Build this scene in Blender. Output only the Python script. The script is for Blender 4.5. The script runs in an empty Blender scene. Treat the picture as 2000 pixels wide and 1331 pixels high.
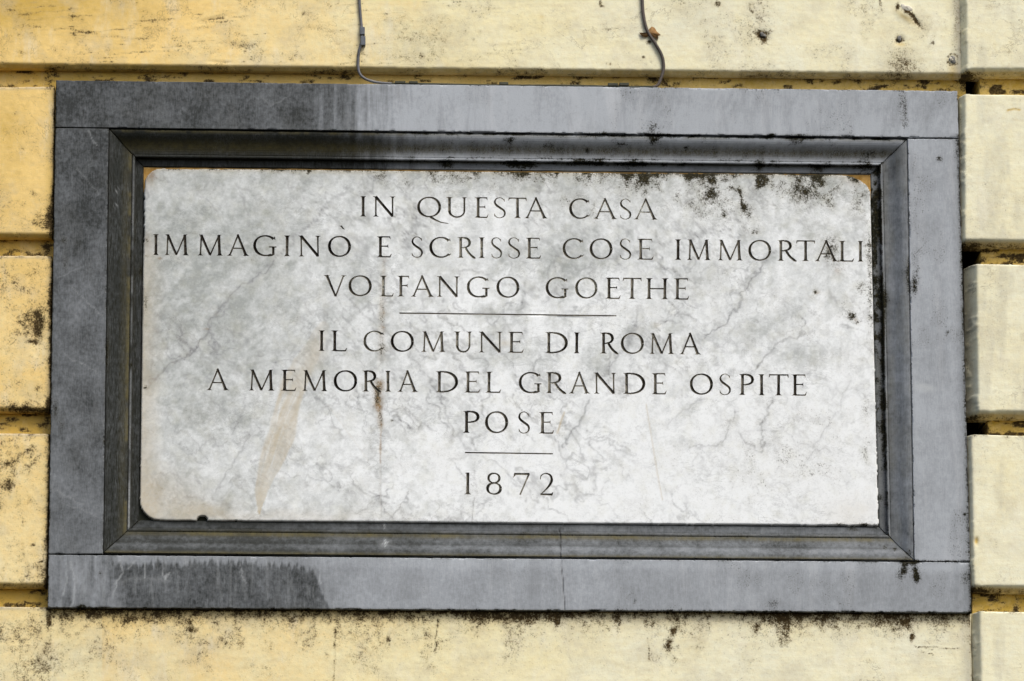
import bpy, math, random
import numpy as np
from mathutils import Matrix, Vector
from mathutils.geometry import delaunay_2d_cdt

random.seed(4)
SC = bpy.context.scene

# ------------------------------------------------------------------ camera
FPX = 9500.0                       # focal length in pixels of the 2000 px wide photograph
PITCH, YAW, ROLL = 0.23086, 0.06305, -0.00561
CAM = np.array([0.0, -9.5, 1.60])
cam_d = bpy.data.cameras.new('camera')
cam = bpy.data.objects.new('camera', cam_d)
SC.collection.objects.link(cam)
SC.camera = cam
cam_d.sensor_width = 36.0
cam_d.lens = FPX / 2000.0 * 36.0
cam_d.clip_start, cam_d.clip_end = 0.1, 200.0


def cam_axes(p, y, r):
    cp, sp, cy, sy, cr, sr = math.cos(p), math.sin(p), math.cos(y), math.sin(y), math.cos(r), math.sin(r)
    f = np.array([sy * cp, cy * cp, sp])
    rt = np.array([cy, -sy, 0.0])
    up = np.cross(rt, f)
    return cr * rt + sr * up, -sr * rt + cr * up, f


RT, UP, FW = cam_axes(PITCH, YAW, ROLL)
cam.matrix_world = Matrix(((RT[0], UP[0], -FW[0], CAM[0]), (RT[1], UP[1], -FW[1], CAM[1]),
                           (RT[2], UP[2], -FW[2], CAM[2]), (0, 0, 0, 1)))

# ------------------------------------------------------------------ light
SUN_EL, SUN_AZ = math.radians(52), math.radians(30)   # azimuth measured from the wall normal towards +X
world = bpy.data.worlds.new('World')
SC.world = world
world.use_nodes = True
wn = world.node_tree
sky = wn.nodes.new('ShaderNodeTexSky')
sky.sky_type = 'NISHITA'
sky.sun_disc = False
sky.sun_elevation = SUN_EL
sky.sun_rotation = math.pi - SUN_AZ
sky.dust_density = 4.0
sky.air_density = 1.0
sky.ozone_density = 1.0
bg = wn.nodes['Background']
bg.inputs['Strength'].default_value = 0.13
wn.links.new(sky.outputs[0], bg.inputs[0])
sun_d = bpy.data.lights.new('sun', 'SUN')
sun_d.energy = 1.5
sun_d.angle = math.radians(24)
sun_d.color = (1.0, 1.0, 0.962)
sun = bpy.data.objects.new('sun', sun_d)
SC.collection.objects.link(sun)
sdir = Vector((math.sin(SUN_AZ) * math.cos(SUN_EL), -math.cos(SUN_AZ) * math.cos(SUN_EL), math.sin(SUN_EL)))
sun.rotation_euler = sdir.to_track_quat('Z', 'Y').to_euler()
SC.view_settings.view_transform = 'Standard'
SC.view_settings.look = 'None'
SC.view_settings.gamma = 1.0
SC.view_settings.exposure = 0.53


# ------------------------------------------------------------------ surveying helpers
# The wall face is the plane Y = 0; "d" is how far (in mm) a surface stands out of it.
def at(px, py, d=0.0):
    """measured point (pixels of the photograph) -> X, Z in mm on the vertical plane d."""
    px = np.asarray(px, float)
    py = np.asarray(py, float)
    dx = (px - 1000.0) / FPX
    dy = -(py - 665.5) / FPX
    v = FW + dx[..., None] * RT + dy[..., None] * UP
    t = (-d / 1000.0 - CAM[1]) / v[..., 1]
    return (CAM[0] + t * v[..., 0]) * 1000.0, (CAM[2] + t * v[..., 2]) * 1000.0


def survey(X, Z, d=0.0):
    """inverse of at(): where a stain or a mark was measured."""
    P = np.stack([X / 1000.0 - CAM[0], np.zeros_like(X) - np.asarray(d) / 1000.0 - CAM[1], Z / 1000.0 - CAM[2]], -1)
    w = P @ FW
    return 1000.0 + FPX * (P @ RT) / w, 665.5 - FPX * (P @ UP) / w


# ------------------------------------------------------------------ numpy noise
def _h(ix, iy, s):
    n = (ix * 374761393 + iy * 668265263 + s * 1442695041) & 0xFFFFFFFF
    n = ((n ^ (n >> 13)) * 1274126177) & 0xFFFFFFFF
    n = n ^ (n >> 16)
    return (n & 0xFFFF) / 65535.0


def vn(x, y, s=0):
    xf, yf = np.floor(x), np.floor(y)
    ix, iy = xf.astype(np.int64), yf.astype(np.int64)
    u, v = x - xf, y - yf
    u = u * u * u * (u * (u * 6 - 15) + 10)
    v = v * v * v * (v * (v * 6 - 15) + 10)
    a, b = _h(ix, iy, s), _h(ix + 1, iy, s)
    c, e = _h(ix, iy + 1, s), _h(ix + 1, iy + 1, s)
    return (a + (b - a) * u) * (1 - v) + (c + (e - c) * u) * v


def fbm(x, y, s=0, o=4, g=0.5):
    r, a, t, f = 0.0, 1.0, 0.0, 1.0
    for i in range(o):
        r = r + a * vn(x * f + 17.3 * i, y * f - 9.1 * i, s + i * 7)
        t += a
        a *= g
        f *= 2.03
    return r / t


def rot(x, y, deg):
    c, s = math.cos(math.radians(deg)), math.sin(math.radians(deg))
    return x * c + y * s, -x * s + y * c


def sst(a, b, x):
    t = np.clip((x - a) / (b - a), 0, 1)
    return t * t * (3 - 2 * t)


def blob(x, y, cx, cy, rx, ry, ang=0, amp=1.0, p=2.0):
    u, v = rot(x - cx, y - cy, ang)
    return amp * np.exp(-((u / rx) ** 2 + (v / ry) ** 2) ** (p / 2))


def seg_dist(x, y, pts):
    best = np.full(x.shape, 1e9)
    tt = np.zeros(x.shape)
    n = len(pts) - 1
    for i in range(n):
        ax, ay = pts[i]
        bx, by = pts[i + 1]
        lx, ly = bx - ax, by - ay
        t = np.clip(((x - ax) * lx + (y - ay) * ly) / (lx * lx + ly * ly + 1e-9), 0, 1)
        dd = np.hypot(x - ax - t * lx, y - ay - t * ly)
        m = dd < best
        best = np.where(m, dd, best)
        tt = np.where(m, (i + t) / n, tt)
    return best, tt


def line(x, y, pts, w, amp=1.0, wob=0.0, s=0):
    xs = [p[0] for p in pts]
    ys = [p[1] for p in pts]
    pad = 4 * w + wob + 4
    m = (x > min(xs) - pad) & (x < max(xs) + pad) & (y > min(ys) - pad) & (y < max(ys) + pad)
    out = np.zeros(x.shape)
    if m.any():
        xx, yy = x[m], y[m]
        if wob:
            xx, yy = xx + wob * 2 * (fbm(xx / 14, yy / 14, s + 3, 3) - .5), yy + wob * 2 * (fbm(xx / 14, yy / 14, s + 5, 3) - .5)
        dd, _ = seg_dist(xx, yy, pts)
        out[m] = amp * np.exp(-(dd / w) ** 2)
    return out


# ------------------------------------------------------------------ objects
def link(o, parent=None):
    SC.collection.objects.link(o)
    if parent is not None:
        o.parent = parent
    return o


def thing(name, label, cat, group=None, kind=None):
    o = bpy.data.objects.new(name, None)
    o.empty_display_size = 0.05
    link(o)
    if label:
        o['label'] = label
    if cat:
        o['category'] = cat
    if group:
        o['group'] = group
    if kind:
        o['kind'] = kind
    return o


def build(name, V, faces, mat, parent=None, attrs=None, smooth=True):
    """V in metres (N,3); faces: list of arrays (n,3) / (n,4)."""
    me = bpy.data.meshes.new(name)
    V = np.asarray(V, np.float32)
    me.vertices.add(len(V))
    me.vertices.foreach_set('co', V.ravel())
    loops = np.concatenate([f.ravel() for f in faces]).astype(np.int32)
    tot = np.concatenate([np.full(len(f), f.shape[1]) for f in faces]).astype(np.int32)
    me.loops.add(len(loops))
    me.loops.foreach_set('vertex_index', loops)
    me.polygons.add(len(tot))
    me.polygons.foreach_set('loop_start', np.concatenate([[0], np.cumsum(tot)[:-1]]).astype(np.int32))
    me.polygons.foreach_set('use_smooth', np.full(len(tot), smooth))
    if attrs:
        for k, a in attrs.items():
            c = me.color_attributes.new(k, 'FLOAT_COLOR', 'POINT')
            col = np.ones((len(V), 4), np.float32)
            for i, ch in enumerate(a):
                col[:, i] = np.clip(ch, 0, 1).ravel()
            c.data.foreach_set('color', col.ravel())
    me.update(calc_edges=True)
    me.validate()
    me.materials.append(mat)
    return link(bpy.data.objects.new(name, me), parent)


def grid_faces(ny, nx, flip=False):
    i = np.arange(ny - 1)[:, None] * nx + np.arange(nx - 1)[None, :]
    q = np.stack([i, i + 1, i + nx + 1, i + nx], -1).reshape(-1, 4)
    return q[:, ::-1] if flip else q


def to3(X, Z, D):
    return np.stack([X.ravel() / 1000, -np.broadcast_to(D, X.shape).ravel() / 1000, Z.ravel() / 1000], -1)


def samples(L, step, fine):
    """positions 0..L with denser rows near both ends"""
    f = np.array(fine)
    mid = np.linspace(f[-1], L - f[-1], max(2, int((L - 2 * f[-1]) / step)))
    return np.concatenate([f[:-1], mid, (L - f[:-1])[::-1]])


def patch(name, quad, step, dfun, afun, mat, parent, back=-60.0, fine=(0, .7, 1.6, 3, 5, 8), smooth=True):
    """a slab standing on the wall. quad: four (X,Z) corners in mm TL,TR,BR,BL.
    dfun(X,Z,a) -> d (mm) with a = distances to left,right,top,bottom; afun(px,py,a,d)->attrs"""
    q = np.array(quad, float)
    W = .5 * (np.hypot(*(q[1] - q[0])) + np.hypot(*(q[2] - q[3])))
    H = .5 * (np.hypot(*(q[3] - q[0])) + np.hypot(*(q[2] - q[1])))
    s = samples(W, step, fine)
    t = samples(H, step, fine)
    # the wall goes on well beyond what the photograph shows, there with coarser meshes
    def thin(v, L, p, r_, lo, hi, ax):
        c = survey(p[0] + (r_[0] - p[0]) * v / L, p[1] + (r_[1] - p[1]) * v / L)[ax]
        far = (c < lo) | (c > hi)
        keep = ~far | (np.arange(len(v)) % 6 == 0) | (v < 9) | (v > L - 9)
        return v[keep]
    s = thin(s, W, q[0], q[1], -40, 2040, 0)
    t = thin(t, H, q[0], q[3], -40, 1371, 1)
    s = np.concatenate([[0], s, [W]])
    t = np.concatenate([[0], t, [H]])
    S, T = np.meshgrid(s / W, t / H)
    P = (q[0] * ((1 - S) * (1 - T))[..., None] + q[1] * (S * (1 - T))[..., None]
         + q[2] * (S * T)[..., None] + q[3] * ((1 - S) * T)[..., None])
    X, Z = P[..., 0], P[..., 1]
    a = (S * W, (1 - S) * W, T * H, (1 - T) * H)
    D = dfun(X, Z, a)
    px, py = survey(X, Z, D)
    A = afun(px, py, a, D)
    D = D.copy()
    D[0, :] = D[-1, :] = back
    D[:, 0] = D[:, -1] = back
    return build(name, to3(X, Z, D), [grid_faces(*X.shape, flip=True)], mat, parent, A, smooth)


def pxquad(pts, d):
    return [tuple(float(v) for v in at(x, y, d)) for x, y in pts]


# ------------------------------------------------------------------ materials
class NT:
    def __init__(self, name):
        self.m = bpy.data.materials.new(name)
        self.m.use_nodes = True
        self.t = self.m.node_tree
        self.b = self.t.nodes['Principled BSDF']
        g = self.t.nodes.new('ShaderNodeNewGeometry')
        self.pos = g.outputs['Position']

    def put(self, sock, v):
        if isinstance(v, bpy.types.NodeSocket):
            self.t.links.new(v, sock)
        else:
            sock.default_value = v

    def math(self, op, a, b=0.0, c=None, clamp=False):
        n = self.t.nodes.new('ShaderNodeMath')
        n.operation = op
        n.use_clamp = clamp
        self.put(n.inputs[0], a)
        self.put(n.inputs[1], b)
        if c is not None:
            self.put(n.inputs[2], c)
        return n.outputs[0]

    def mapping(self, scale=(1, 1, 1), rotz=(0, 0, 0)):
        n = self.t.nodes.new('ShaderNodeMapping')
        self.put(n.inputs['Vector'], self.pos)
        n.inputs['Scale'].default_value = scale
        n.inputs['Rotation'].default_value = rotz
        return n.outputs[0]

    def noise(self, scale, detail=4, rough=.55, vec=None, dist=0.0):
        n = self.t.nodes.new('ShaderNodeTexNoise')
        self.put(n.inputs['Vector'], vec if vec is not None else self.pos)
        n.inputs['Scale'].default_value = scale
        n.inputs['Detail'].default_value = detail
        n.inputs['Roughness'].default_value = rough
        n.inputs['Distortion'].default_value = dist
        return n.outputs['Fac']

    def rng(self, v, a, b, c=0.0, d=1.0, smooth=False):
        n = self.t.nodes.new('ShaderNodeMapRange')
        if smooth:
            n.interpolation_type = 'SMOOTHSTEP'
        self.put(n.inputs['Value'], v)
        for k, x in (('From Min', a), ('From Max', b), ('To Min', c), ('To Max', d)):
            self.put(n.inputs[k], x)
        return n.outputs[0]

    def mix(self, f, a, b, mode='MIX'):
        n = self.t.nodes.new('ShaderNodeMix')
        n.data_type = 'RGBA'
        n.blend_type = mode
        self.put(n.inputs[0], f)
        for i, v in ((6, a), (7, b)):
            self.put(n.inputs[i], v if isinstance(v, bpy.types.NodeSocket) else (*v, 1.0))
        return n.outputs[2]

    def attr(self, name):
        n = self.t.nodes.new('ShaderNodeAttribute')
        n.attribute_name = name
        s = self.t.nodes.new('ShaderNodeSeparateColor')
        self.t.links.new(n.outputs['Color'], s.inputs[0])
        return s.outputs[0], s.outputs[1], s.outputs[2]

    def bump(self, h, dist, strength=1.0, prev=None):
        n = self.t.nodes.new('ShaderNodeBump')
        self.put(n.inputs['Height'], h)
        n.inputs['Distance'].default_value = dist
        n.inputs['Strength'].default_value = strength
        if prev is not None:
            self.t.links.new(prev, n.inputs['Normal'])
        return n.outputs[0]

    def out(self, col, rough, normal=None, spec=.3):
        self.put(self.b.inputs['Base Color'], col)
        self.put(self.b.inputs['Roughness'], rough)
        if hasattr(self, 'last'):
            spec = self.rng(self.last, 0, .7, spec, .02)
        self.put(self.b.inputs['Specular IOR Level'], spec)
        if normal is not None:
            self.t.links.new(normal, self.b.inputs['Normal'])
        return self.m


def growth(k, dens, col, dark, haze_col, fine=330, mid=85, haze=.5):
    """dirt and black growth: a soft haze, fine specks and solid cores, all driven by one density"""
    nf = k.noise(fine, 5, .62)
    nm = k.noise(mid, 6, .72)
    hz = k.math('MULTIPLY', k.math('MULTIPLY', dens, k.rng(nm, .36, .66, .35, 1.25)), haze, clamp=True)
    col = k.mix(hz, col, haze_col)
    v = k.math('ADD', nf, k.math('MULTIPLY', dens, .50))
    v = k.math('ADD', v, k.math('MULTIPLY', k.math('SUBTRACT', nm, .5), k.math('MULTIPLY', k.rng(dens, 0, .35, 0, 1), .9)))
    sp = k.rng(v, .67, .93, 0, 1)
    k.last = sp
    warm = tuple(min(1, c * 2.2 + .007 * q) for c, q in zip(dark, (2.4, 1.5, .3)))
    dk = k.mix(k.rng(k.noise(210, 4, .7), .48, .68, 0, 1), dark, warm)
    return k.mix(sp, col, dk)


def mat_stucco(name, deep):
    k = NT(name)
    mould, ochre_tint, fade = k.attr('m1')
    grey, fine_, _ = k.attr('m2')
    n1 = k.noise(9, 5, .6)
    hz = k.mapping((6, 6, 60))
    n2 = k.noise(3.2, 5, .65, hz)
    n3 = k.noise(340, 4, .65)
    n4 = k.noise(95, 4, .6)
    f = k.math('ADD', fade, k.math('MULTIPLY', k.math('SUBTRACT', n1, .5), .45), clamp=True)
    f = k.math('ADD', f, k.math('MULTIPLY', k.math('SUBTRACT', n4, .5), .25), clamp=True)
    r = k.t.nodes.new('ShaderNodeValToRGB')
    e = r.color_ramp.elements
    e[0].color, e[0].position = (.58, .385, .09, 1), 0
    e[1].color, e[1].position = (.780, .765, .580, 1), 1
    m_ = e.new(.38)
    m_.color = (.85, .615, .24, 1)
    m_ = e.new(.72)
    m_.color = (.81, .735, .445, 1)
    k.put(r.inputs[0], f)
    col = r.outputs[0]
    col = k.mix(k.rng(n2, .42, .68, 0, .18), col, (.60, .47, .24))
    col = k.mix(k.rng(k.noise(17, 5, .62), .50, .70, 0, .42), col, (.52, .47, .34))
    col = k.mix(k.rng(k.noise(26, 5, .65, k.mapping((1, 1, .35))), .55, .72, 0, .40), col, (.80, .77, .62))
    col = k.mix(k.rng(k.noise(150, 4, .6), .55, .75, 0, .30), col, (.50, .41, .22))
    col = k.mix(k.math('MULTIPLY', ochre_tint, k.rng(n4, .25, .6, .6, 1.0)), col, (.56, .37, .065))
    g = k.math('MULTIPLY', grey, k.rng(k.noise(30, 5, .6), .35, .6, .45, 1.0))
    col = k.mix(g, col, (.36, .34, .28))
    hc = k.math('ABSOLUTE', k.math('SUBTRACT', k.noise(5.5, 9, .66, None, .5), .5))
    hc = k.math('MULTIPLY', k.rng(hc, 0, .0045, 1, 0, True), k.rng(k.noise(5, 3, .6), .50, .60, 0, .6))
    col = k.mix(hc, col, (.17, .12, .06))
    col = growth(k, mould, col, (.045, .031, .014), (.25, .18, .085), 330, 90, .80)
    b = k.bump(k.noise(60, 8, .68), .0012, .55)
    b = k.bump(n3, .0005, .6, b)
    b = k.bump(k.noise(20, 4, .55), .0016, .3, b)
    return k.out(col, .85, b, .12)


def mat_slate():
    k = NT('grey_slate')
    mould, ochre_tint, tone = k.attr('m1')
    dust, crack, streak = k.attr('m2')
    dg = k.mapping((1, 1, .14), (0, math.radians(14), 0))
    br = k.noise(420, 3, .7, dg)
    n1 = k.noise(14, 6, .62)
    n2 = k.noise(480, 3, .6)
    n5 = k.noise(110, 5, .65)
    t = k.math('ADD', tone, k.math('MULTIPLY', k.math('SUBTRACT', br, .5), .42))
    t = k.math('ADD', t, k.math('MULTIPLY', k.math('SUBTRACT', n5, .5), .62))
    t = k.math('ADD', t, k.math('MULTIPLY', k.math('SUBTRACT', n1, .5), .62), clamp=True)
    col = k.mix(t, (.030, .033, .032), (.366, .390, .412))
    col = k.mix(k.math('MULTIPLY', k.rng(k.noise(40, 6, .7, None, 1.2), .56, .72, 0, 1), .12), col, (.36, .38, .38))
    col = k.mix(k.math('MULTIPLY', k.rng(k.noise(24, 7, .7, dg, .6), .52, .70, 0, .30), tone), col, (.55, .56, .57))
    col = k.mix(k.math('MULTIPLY', k.rng(k.noise(33, 7, .7, dg, .4), .52, .72, 0, .45), tone), col, (.17, .18, .19))
    col = k.mix(k.rng(n2, .55, .8, 0, .30), col, (.06, .065, .065))
    col = k.mix(k.math('MULTIPLY', streak, k.rng(br, .4, .6, .45, 1)), col, (.011, .012, .008))
    col = k.mix(k.math('MULTIPLY', ochre_tint, k.rng(k.noise(90, 5, .7), .3, .65, .35, 1.0)), col, (.15, .125, .045))
    col = k.mix(k.math('MULTIPLY', dust, k.rng(k.noise(160, 4, .7), .3, .6, .4, 1.0)), col, (.46, .48, .48))
    col = growth(k, mould, col, (.010, .010, .006), (.055, .05, .03), 330, 110, .55)
    col = k.mix(crack, col, (.010, .009, .008))
    b = k.bump(k.noise(260, 4, .6), .0004, .5)
    b = k.bump(k.noise(30, 5, .6), .0012, .35, b)
    b = k.bump(k.math('SUBTRACT', 1.0, crack), .002, .6, b)
    return k.out(col, k.rng(br, .3, .7, .55, .72), b, .15)


def mat_marble():
    k = NT('white_marble')
    mould, tan, tone = k.attr('m1')
    vein, brown, crack = k.attr('m2')
    n1 = k.noise(26, 7, .62, None, .6)
    v1 = k.mapping((1, 1, 1), (0, math.radians(40), 0))
    n2 = k.noise(3.6, 8, .68, k.mapping((10, 10, 22), (0, math.radians(-42), 0)), .9)
    n3 = k.noise(170, 4, .7)
    n4 = k.noise(620, 3, .6)
    n5 = k.noise(75, 6, .65)
    t = k.math('ADD', tone, k.math('MULTIPLY', k.math('SUBTRACT', n1, .5), .50))
    t = k.math('ADD', t, k.math('MULTIPLY', k.math('SUBTRACT', n5, .5), 1.0))
    t = k.math('ADD', t, k.math('MULTIPLY', k.math('SUBTRACT', n3, .5), .55))
    t = k.math('ADD', t, k.math('MULTIPLY', k.math('SUBTRACT', n2, .5), .30), clamp=True)
    col = k.mix(t, (.325, .345, .325), (.785, .808, .800))
    thr = k.math('ABSOLUTE', k.math('SUBTRACT', k.noise(11, 7, .66, None, 1.1), .5))
    vn_ = k.rng(thr, 0, .022, 1, 0, True)
    col = k.mix(k.math('MULTIPLY', k.math('MULTIPLY', vn_, k.rng(k.noise(7, 3), .4, .65, 0, 1)), .14), col, (.26, .27, .28))
    an = k.mapping((1, 1, 2.3), (0, math.radians(-44), 0))
    t2 = k.math('ABSOLUTE', k.math('SUBTRACT', k.noise(16, 8, .7, an, .8), .5))
    v2 = k.math('MULTIPLY', k.rng(t2, 0, .014, 1, 0, True), k.rng(k.noise(9, 4, .6), .46, .62, 0, 1))
    col = k.mix(k.math('MULTIPLY', v2, .50), col, (.18, .19, .185))
    col = k.mix(k.rng(k.noise(210, 5, .7), .56, .70, 0, .34), col, (.33, .34, .32))
    col = k.mix(k.math('MULTIPLY', vein, k.rng(n3, .3, .6, .45, 1.0)), col, (.22, .225, .225))
    col = k.mix(k.math('MULTIPLY', k.rng(k.noise(34, 4, .6), .5, .68, 0, .14), 1.0), col, (.50, .49, .34))
    col = k.mix(k.math('MULTIPLY', tan, k.rng(n3, .25, .65, .55, 1.0)), col, (.47, .40, .27))
    col = k.mix(k.math('MULTIPLY', brown, k.rng(n3, .3, .6, .3, 1.0)), col, (.22, .12, .03))
    col = growth(k, mould, col, (.022, .020, .012), (.26, .22, .12), 330, 100, .55)
    col = k.mix(k.rng(n4, .69, .76, 0, .30), col, (.16, .15, .13))
    col = k.mix(crack, col, (.09, .08, .07))
    b = k.bump(n4, .0003, .4)
    b = k.bump(k.noise(60, 5, .6), .0009, .35, b)
    return k.out(col, .55, b, .3)


def mat_paint():
    k = NT('letter_paint')
    wear, _, _ = k.attr('m1')
    n1 = k.noise(22, 3, .6)
    n2 = k.noise(260, 4, .7)
    n3 = k.noise(95, 3, .6)
    w = k.math('ADD', wear, k.math('MULTIPLY', k.math('SUBTRACT', n1, .5), 1.5))
    w = k.math('ADD', w, k.math('MULTIPLY', k.math('SUBTRACT', n3, .5), .9), clamp=True)
    col = k.mix(w, (.026, .022, .016), (.30, .28, .225))
    col = k.mix(k.rng(n2, .5, .75, 0, .30), col, (.22, .17, .11))
    col = k.mix(k.rng(w, .78, 1.0, 0, .85), col, (.50, .51, .46))
    return k.out(col, .75, k.bump(n2, .0005, .5), .2)


def mat_plain(name, c1, c2, scale=60, rough=.6, spec=.3, metal=0.0, bump=.0004):
    k = NT(name)
    n = k.noise(scale, 5, .65)
    col = k.mix(k.rng(n, .3, .7, 0, 1), c1, c2)
    k.b.inputs['Metallic'].default_value = metal
    return k.out(col, rough, k.bump(k.noise(scale * 3, 4, .6), bump, .6), spec)


M_STUCCO = mat_stucco('ochre_stucco', False)
M_SLATE = mat_slate()
M_MARBLE = mat_marble()
M_PAINT = mat_paint()
M_BLACK = mat_plain('shade_black_masonry', (.006, .005, .004), (.02, .016, .01), 30, .95, .05)  # near-black colour stands in for shade in the gaps
M_MORTAR = mat_plain('ochre_mortar', (.24, .125, .022), (.46, .29, .10), 70, .9, .1)
M_SILICONE = mat_plain('dark_mortar', (.010, .012, .008), (.03, .03, .02), 70, .9, .1)
M_CABLE = mat_plain('grey_cable_sheath', (.045, .045, .047), (.15, .15, .155), 45, .5, .4)
M_CABLE2 = mat_plain('dirty_brown_cable_sheath', (.03, .024, .018), (.10, .08, .065), 28, .55, .35)
M_CLIP = mat_plain('dark_clip_plastic', (.045, .05, .055), (.13, .145, .165), 60, .5, .4)
M_CLIPD = mat_plain('weathered_clip_plastic', (.03, .032, .022), (.075, .075, .05), 60, .7, .2)
M_LEAF = mat_plain('withered_leaf', (.17, .085, .03), (.33, .20, .08), 90, .8, .2)
M_PLUG = mat_plain('grey_lead_plug', (.06, .06, .055), (.26, .25, .22), 130, .7, .3)
M_FILL = mat_plain('pale_filler', (.40, .37, .30), (.62, .58, .48), 130, .9, .1)

# ------------------------------------------------------------------ the wall
D_WALL, D_JOINT, D_QUOIN, D_SLAB = -14.0, -42.0, 8.0, -33.0


def wall_masks(px, py, a, D):
    al, ar, atp, ab = a
    wx = px + 14 * (fbm(px / 60, py / 60, 11) - .5)
    wy = py + 14 * (fbm(px / 60, py / 60, 12) - .5)
    # paint: saturated ochre on the left, washed out to cream on the right
    fade = .34 + .58 * sst(-50, 1450, px)
    fade += .20 * sst(900, 1331, py) * sst(900, 0, px) + .10 * sst(300, 800, py) * (px < 200)
    fade -= .50 * blob(px, py, 0, -10, 300, 60) + .16 * blob(px, py, 10, 260, 60, 160)
    fade = np.where(px > 1872, .92 + .0 * px, fade)
    mould = np.zeros(px.shape)
    # run of dirt under the frame
    yb = 1187 + (px - 93) * .0056
    dn = py - yb
    edge = .85 * np.exp(-np.clip(dn, 0, None) / (5 + 15 * fbm(px / 30, py * 0, 21, 4)))
    inr = (px > 90) & (px < 1895) & (dn > -12)
    run_ = .60 * edge
    run_ = run_ + .42 * np.exp(-np.clip(dn, 0, None) / 34) * sst(.36, .62, fbm(px / 26, py / 34, 22, 4))
    run_ += .14 * np.exp(-np.clip(dn, 0, None) / 60)
    mould += np.where(inr, np.minimum(run_, .66), 0)
    for cx, cy, rx, ry, am in ((95, 1215, 4, 8, .8), (370, 1225, 12, 20, .35), (375, 1233, 9, 6, .6), (1088, 1214, 6, 9, .9), (758, 1250, 4, 8, .6),
                               (1205, 1218, 6, 12, .5), (1305, 1260, 10, 16, .6), (1315, 1230, 6, 8, .8), (1475, 1228, 9, 12, .6),
                               (1530, 1225, 12, 22, .6), (1770, 1215, 16, 20, .45), (1783, 1246, 5, 10, .8), (640, 1280, 8, 8, .2),
                               (390, 1268, 14, 26, .28), (1560, 1210, 30, 16, .4), (1010, 1205, 40, 12, .55), (930, 1200, 40, 8, .5),
                               (200, 1222, 12, 6, .5), (250, 1208, 16, 6, .5), (190, 1270, 26, 20, .28), (290, 1210, 10, 5, .4)):
        mould += blob(wx, wy, cx, cy, rx, ry, 0, am)
    # left blocks beside the frame
    xl = 110 - (py - 157) * .0165
    de = xl - px
    sel = (de > -12) & (px < 140) & (py > 160) & (py < 1190)
    mould += np.where(sel, .85 * np.exp(-np.clip(de, 0, None) / (1.5 + 5 * fbm(py / 30, px * 0, 31, 3))), 0)
    for cx, cy, rx, ry, ang, am in ((100, 425, 12, 30, 0, .75), (84, 432, 22, 16, 30, .45), (76, 440, 16, 6, 20, .35), (72, 640, 8, 32, 6, 1.15), (58, 622, 24, 34, 30, .46),
                                    (60, 672, 14, 4, 10, .6), (35, 655, 18, 8, -20, .25), (40, 485, 6, 18, 0, .25), (78, 1120, 8, 20, 0, .2), (15, 945, 14, 10, 0, .5), (22, 930, 10, 26, 0, .3),
                                    (35, 797, 26, 7, 0, .5), (70, 800, 30, 5, 0, .45), (95, 790, 8, 18, 0, .5), (60, 980, 5, 4, 0, .5), (62, 1067, 4, 3, 0, .8),
                                    (20, 900, 40, 4, -30, .28), (60, 905, 30, 4, -40, .3), (72, 760, 5, 10, 0, .3), (38, 190, 30, 6, 20, .12), (30, 222, 4, 4, 0, .3), (70, 380, 20, 8, 30, .3)):
        mould += blob(wx, wy, cx, cy, rx, ry, ang, am)
    mould += np.where((px < 100) & (py > 500), .10 + .10 * sst(.5, .75, fbm(px / 20, py / 26, 41, 4)), 0)
    # upper course marks
    for cx, cy, rx, ry, ang, am in ((1488, 66, 12, 6, 30, .95), (1492, 78, 8, 8, 0, .8), (1485, 40, 26, 50, 0, .30), (1503, 62, 12, 4, -20, .6),
                                    (1757, 100, 30, 44, 0, .18), (1757, 78, 7, 6, 0, 1.1), (1764, 130, 36, 22, 0, .38), (1720, 3, 3, 16, -12, .9),
                                    (1775, 25, 14, 4, 35, .9), (1788, 42, 4, 16, -36, .9), (1757, 14, 4, 8, 20, .9), (1864, 40, 6, 60, 0, .25),
                                    (1400, 8, 6, 5, 0, .8), (1820, 85, 4, 4, 0, .7), (1172, 3, 3, 8, 0, .9), (1177, 10, 4, 2, 0, .8),
                                    (470, 92, 26, 8, 6, .40), (430, 122, 26, 2.5, 2, .5), (395, 128, 30, 3, 4, .35), (420, 36, 28, 3, -14, .42), (400, 52, 34, 3, -12, .3),
                                    (590, 25, 6, 4, 0, .5), (45, 100, 10, 5, 20, .4), (70, 52, 14, 3, 5, .4), (160, 60, 50, 2.5, 8, .3), (230, 72, 40, 2.5, 4, .3),
                                    (380, 150, 10, 7, 0, .9), (620, 56, 60, 5, 4, .28), (560, 110, 60, 9, 4, .24), (790, 75, 50, 10, 2, .2),
                                    (800, 110, 50, 16, 6, .24), (825, 108, 6, 6, 0, .5), (1190, 56, 26, 2.5, -4, .38), (1255, 112, 3, 3, 0, .9), (1266, 81, 4, 4, 0, 1.0), (1190, 125, 2.5, 2.5, 0, .7), (1182, 125, 2, 2, 0, .7),
                                    (1345, 22, 30, 24, 0, .16), (940, 60, 3, 3, 0, .5), (925, 75, 3, 3, 0, .4)):  # the wide faint blob here is painted overhead shade
        mould += blob(wx, wy, cx, cy, rx, ry, ang, am)
    top = (py < 165) & (px < 1870)
    mould += np.where(top, .36 * sst(.62, .78, fbm((px + 3 * py) / 70, (py + .06 * px) / 3.6, 51, 3)) * sst(.42, .60, fbm(px / 120, py / 50, 52, 3)), 0) * sst(1400, 500, px)
    em = np.minimum.reduce(a)
    mould += .30 * sst(9, 0, em + 8 * (fbm(px / 12, py / 12, 55, 3) - .5)) * sst(.40, .62, fbm(px / 34, py / 34, 56, 3))
    mould += .05 + .18 * sst(.50, .72, fbm(px / 50, py / 50, 53, 4)) * np.where(px > 1872, .5, 1)
    mould += np.where(dn > 0, .12 * sst(.45, .7, fbm(px / 40, py / 26, 54, 4)) * sst(1300, 100, px), 0)
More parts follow.
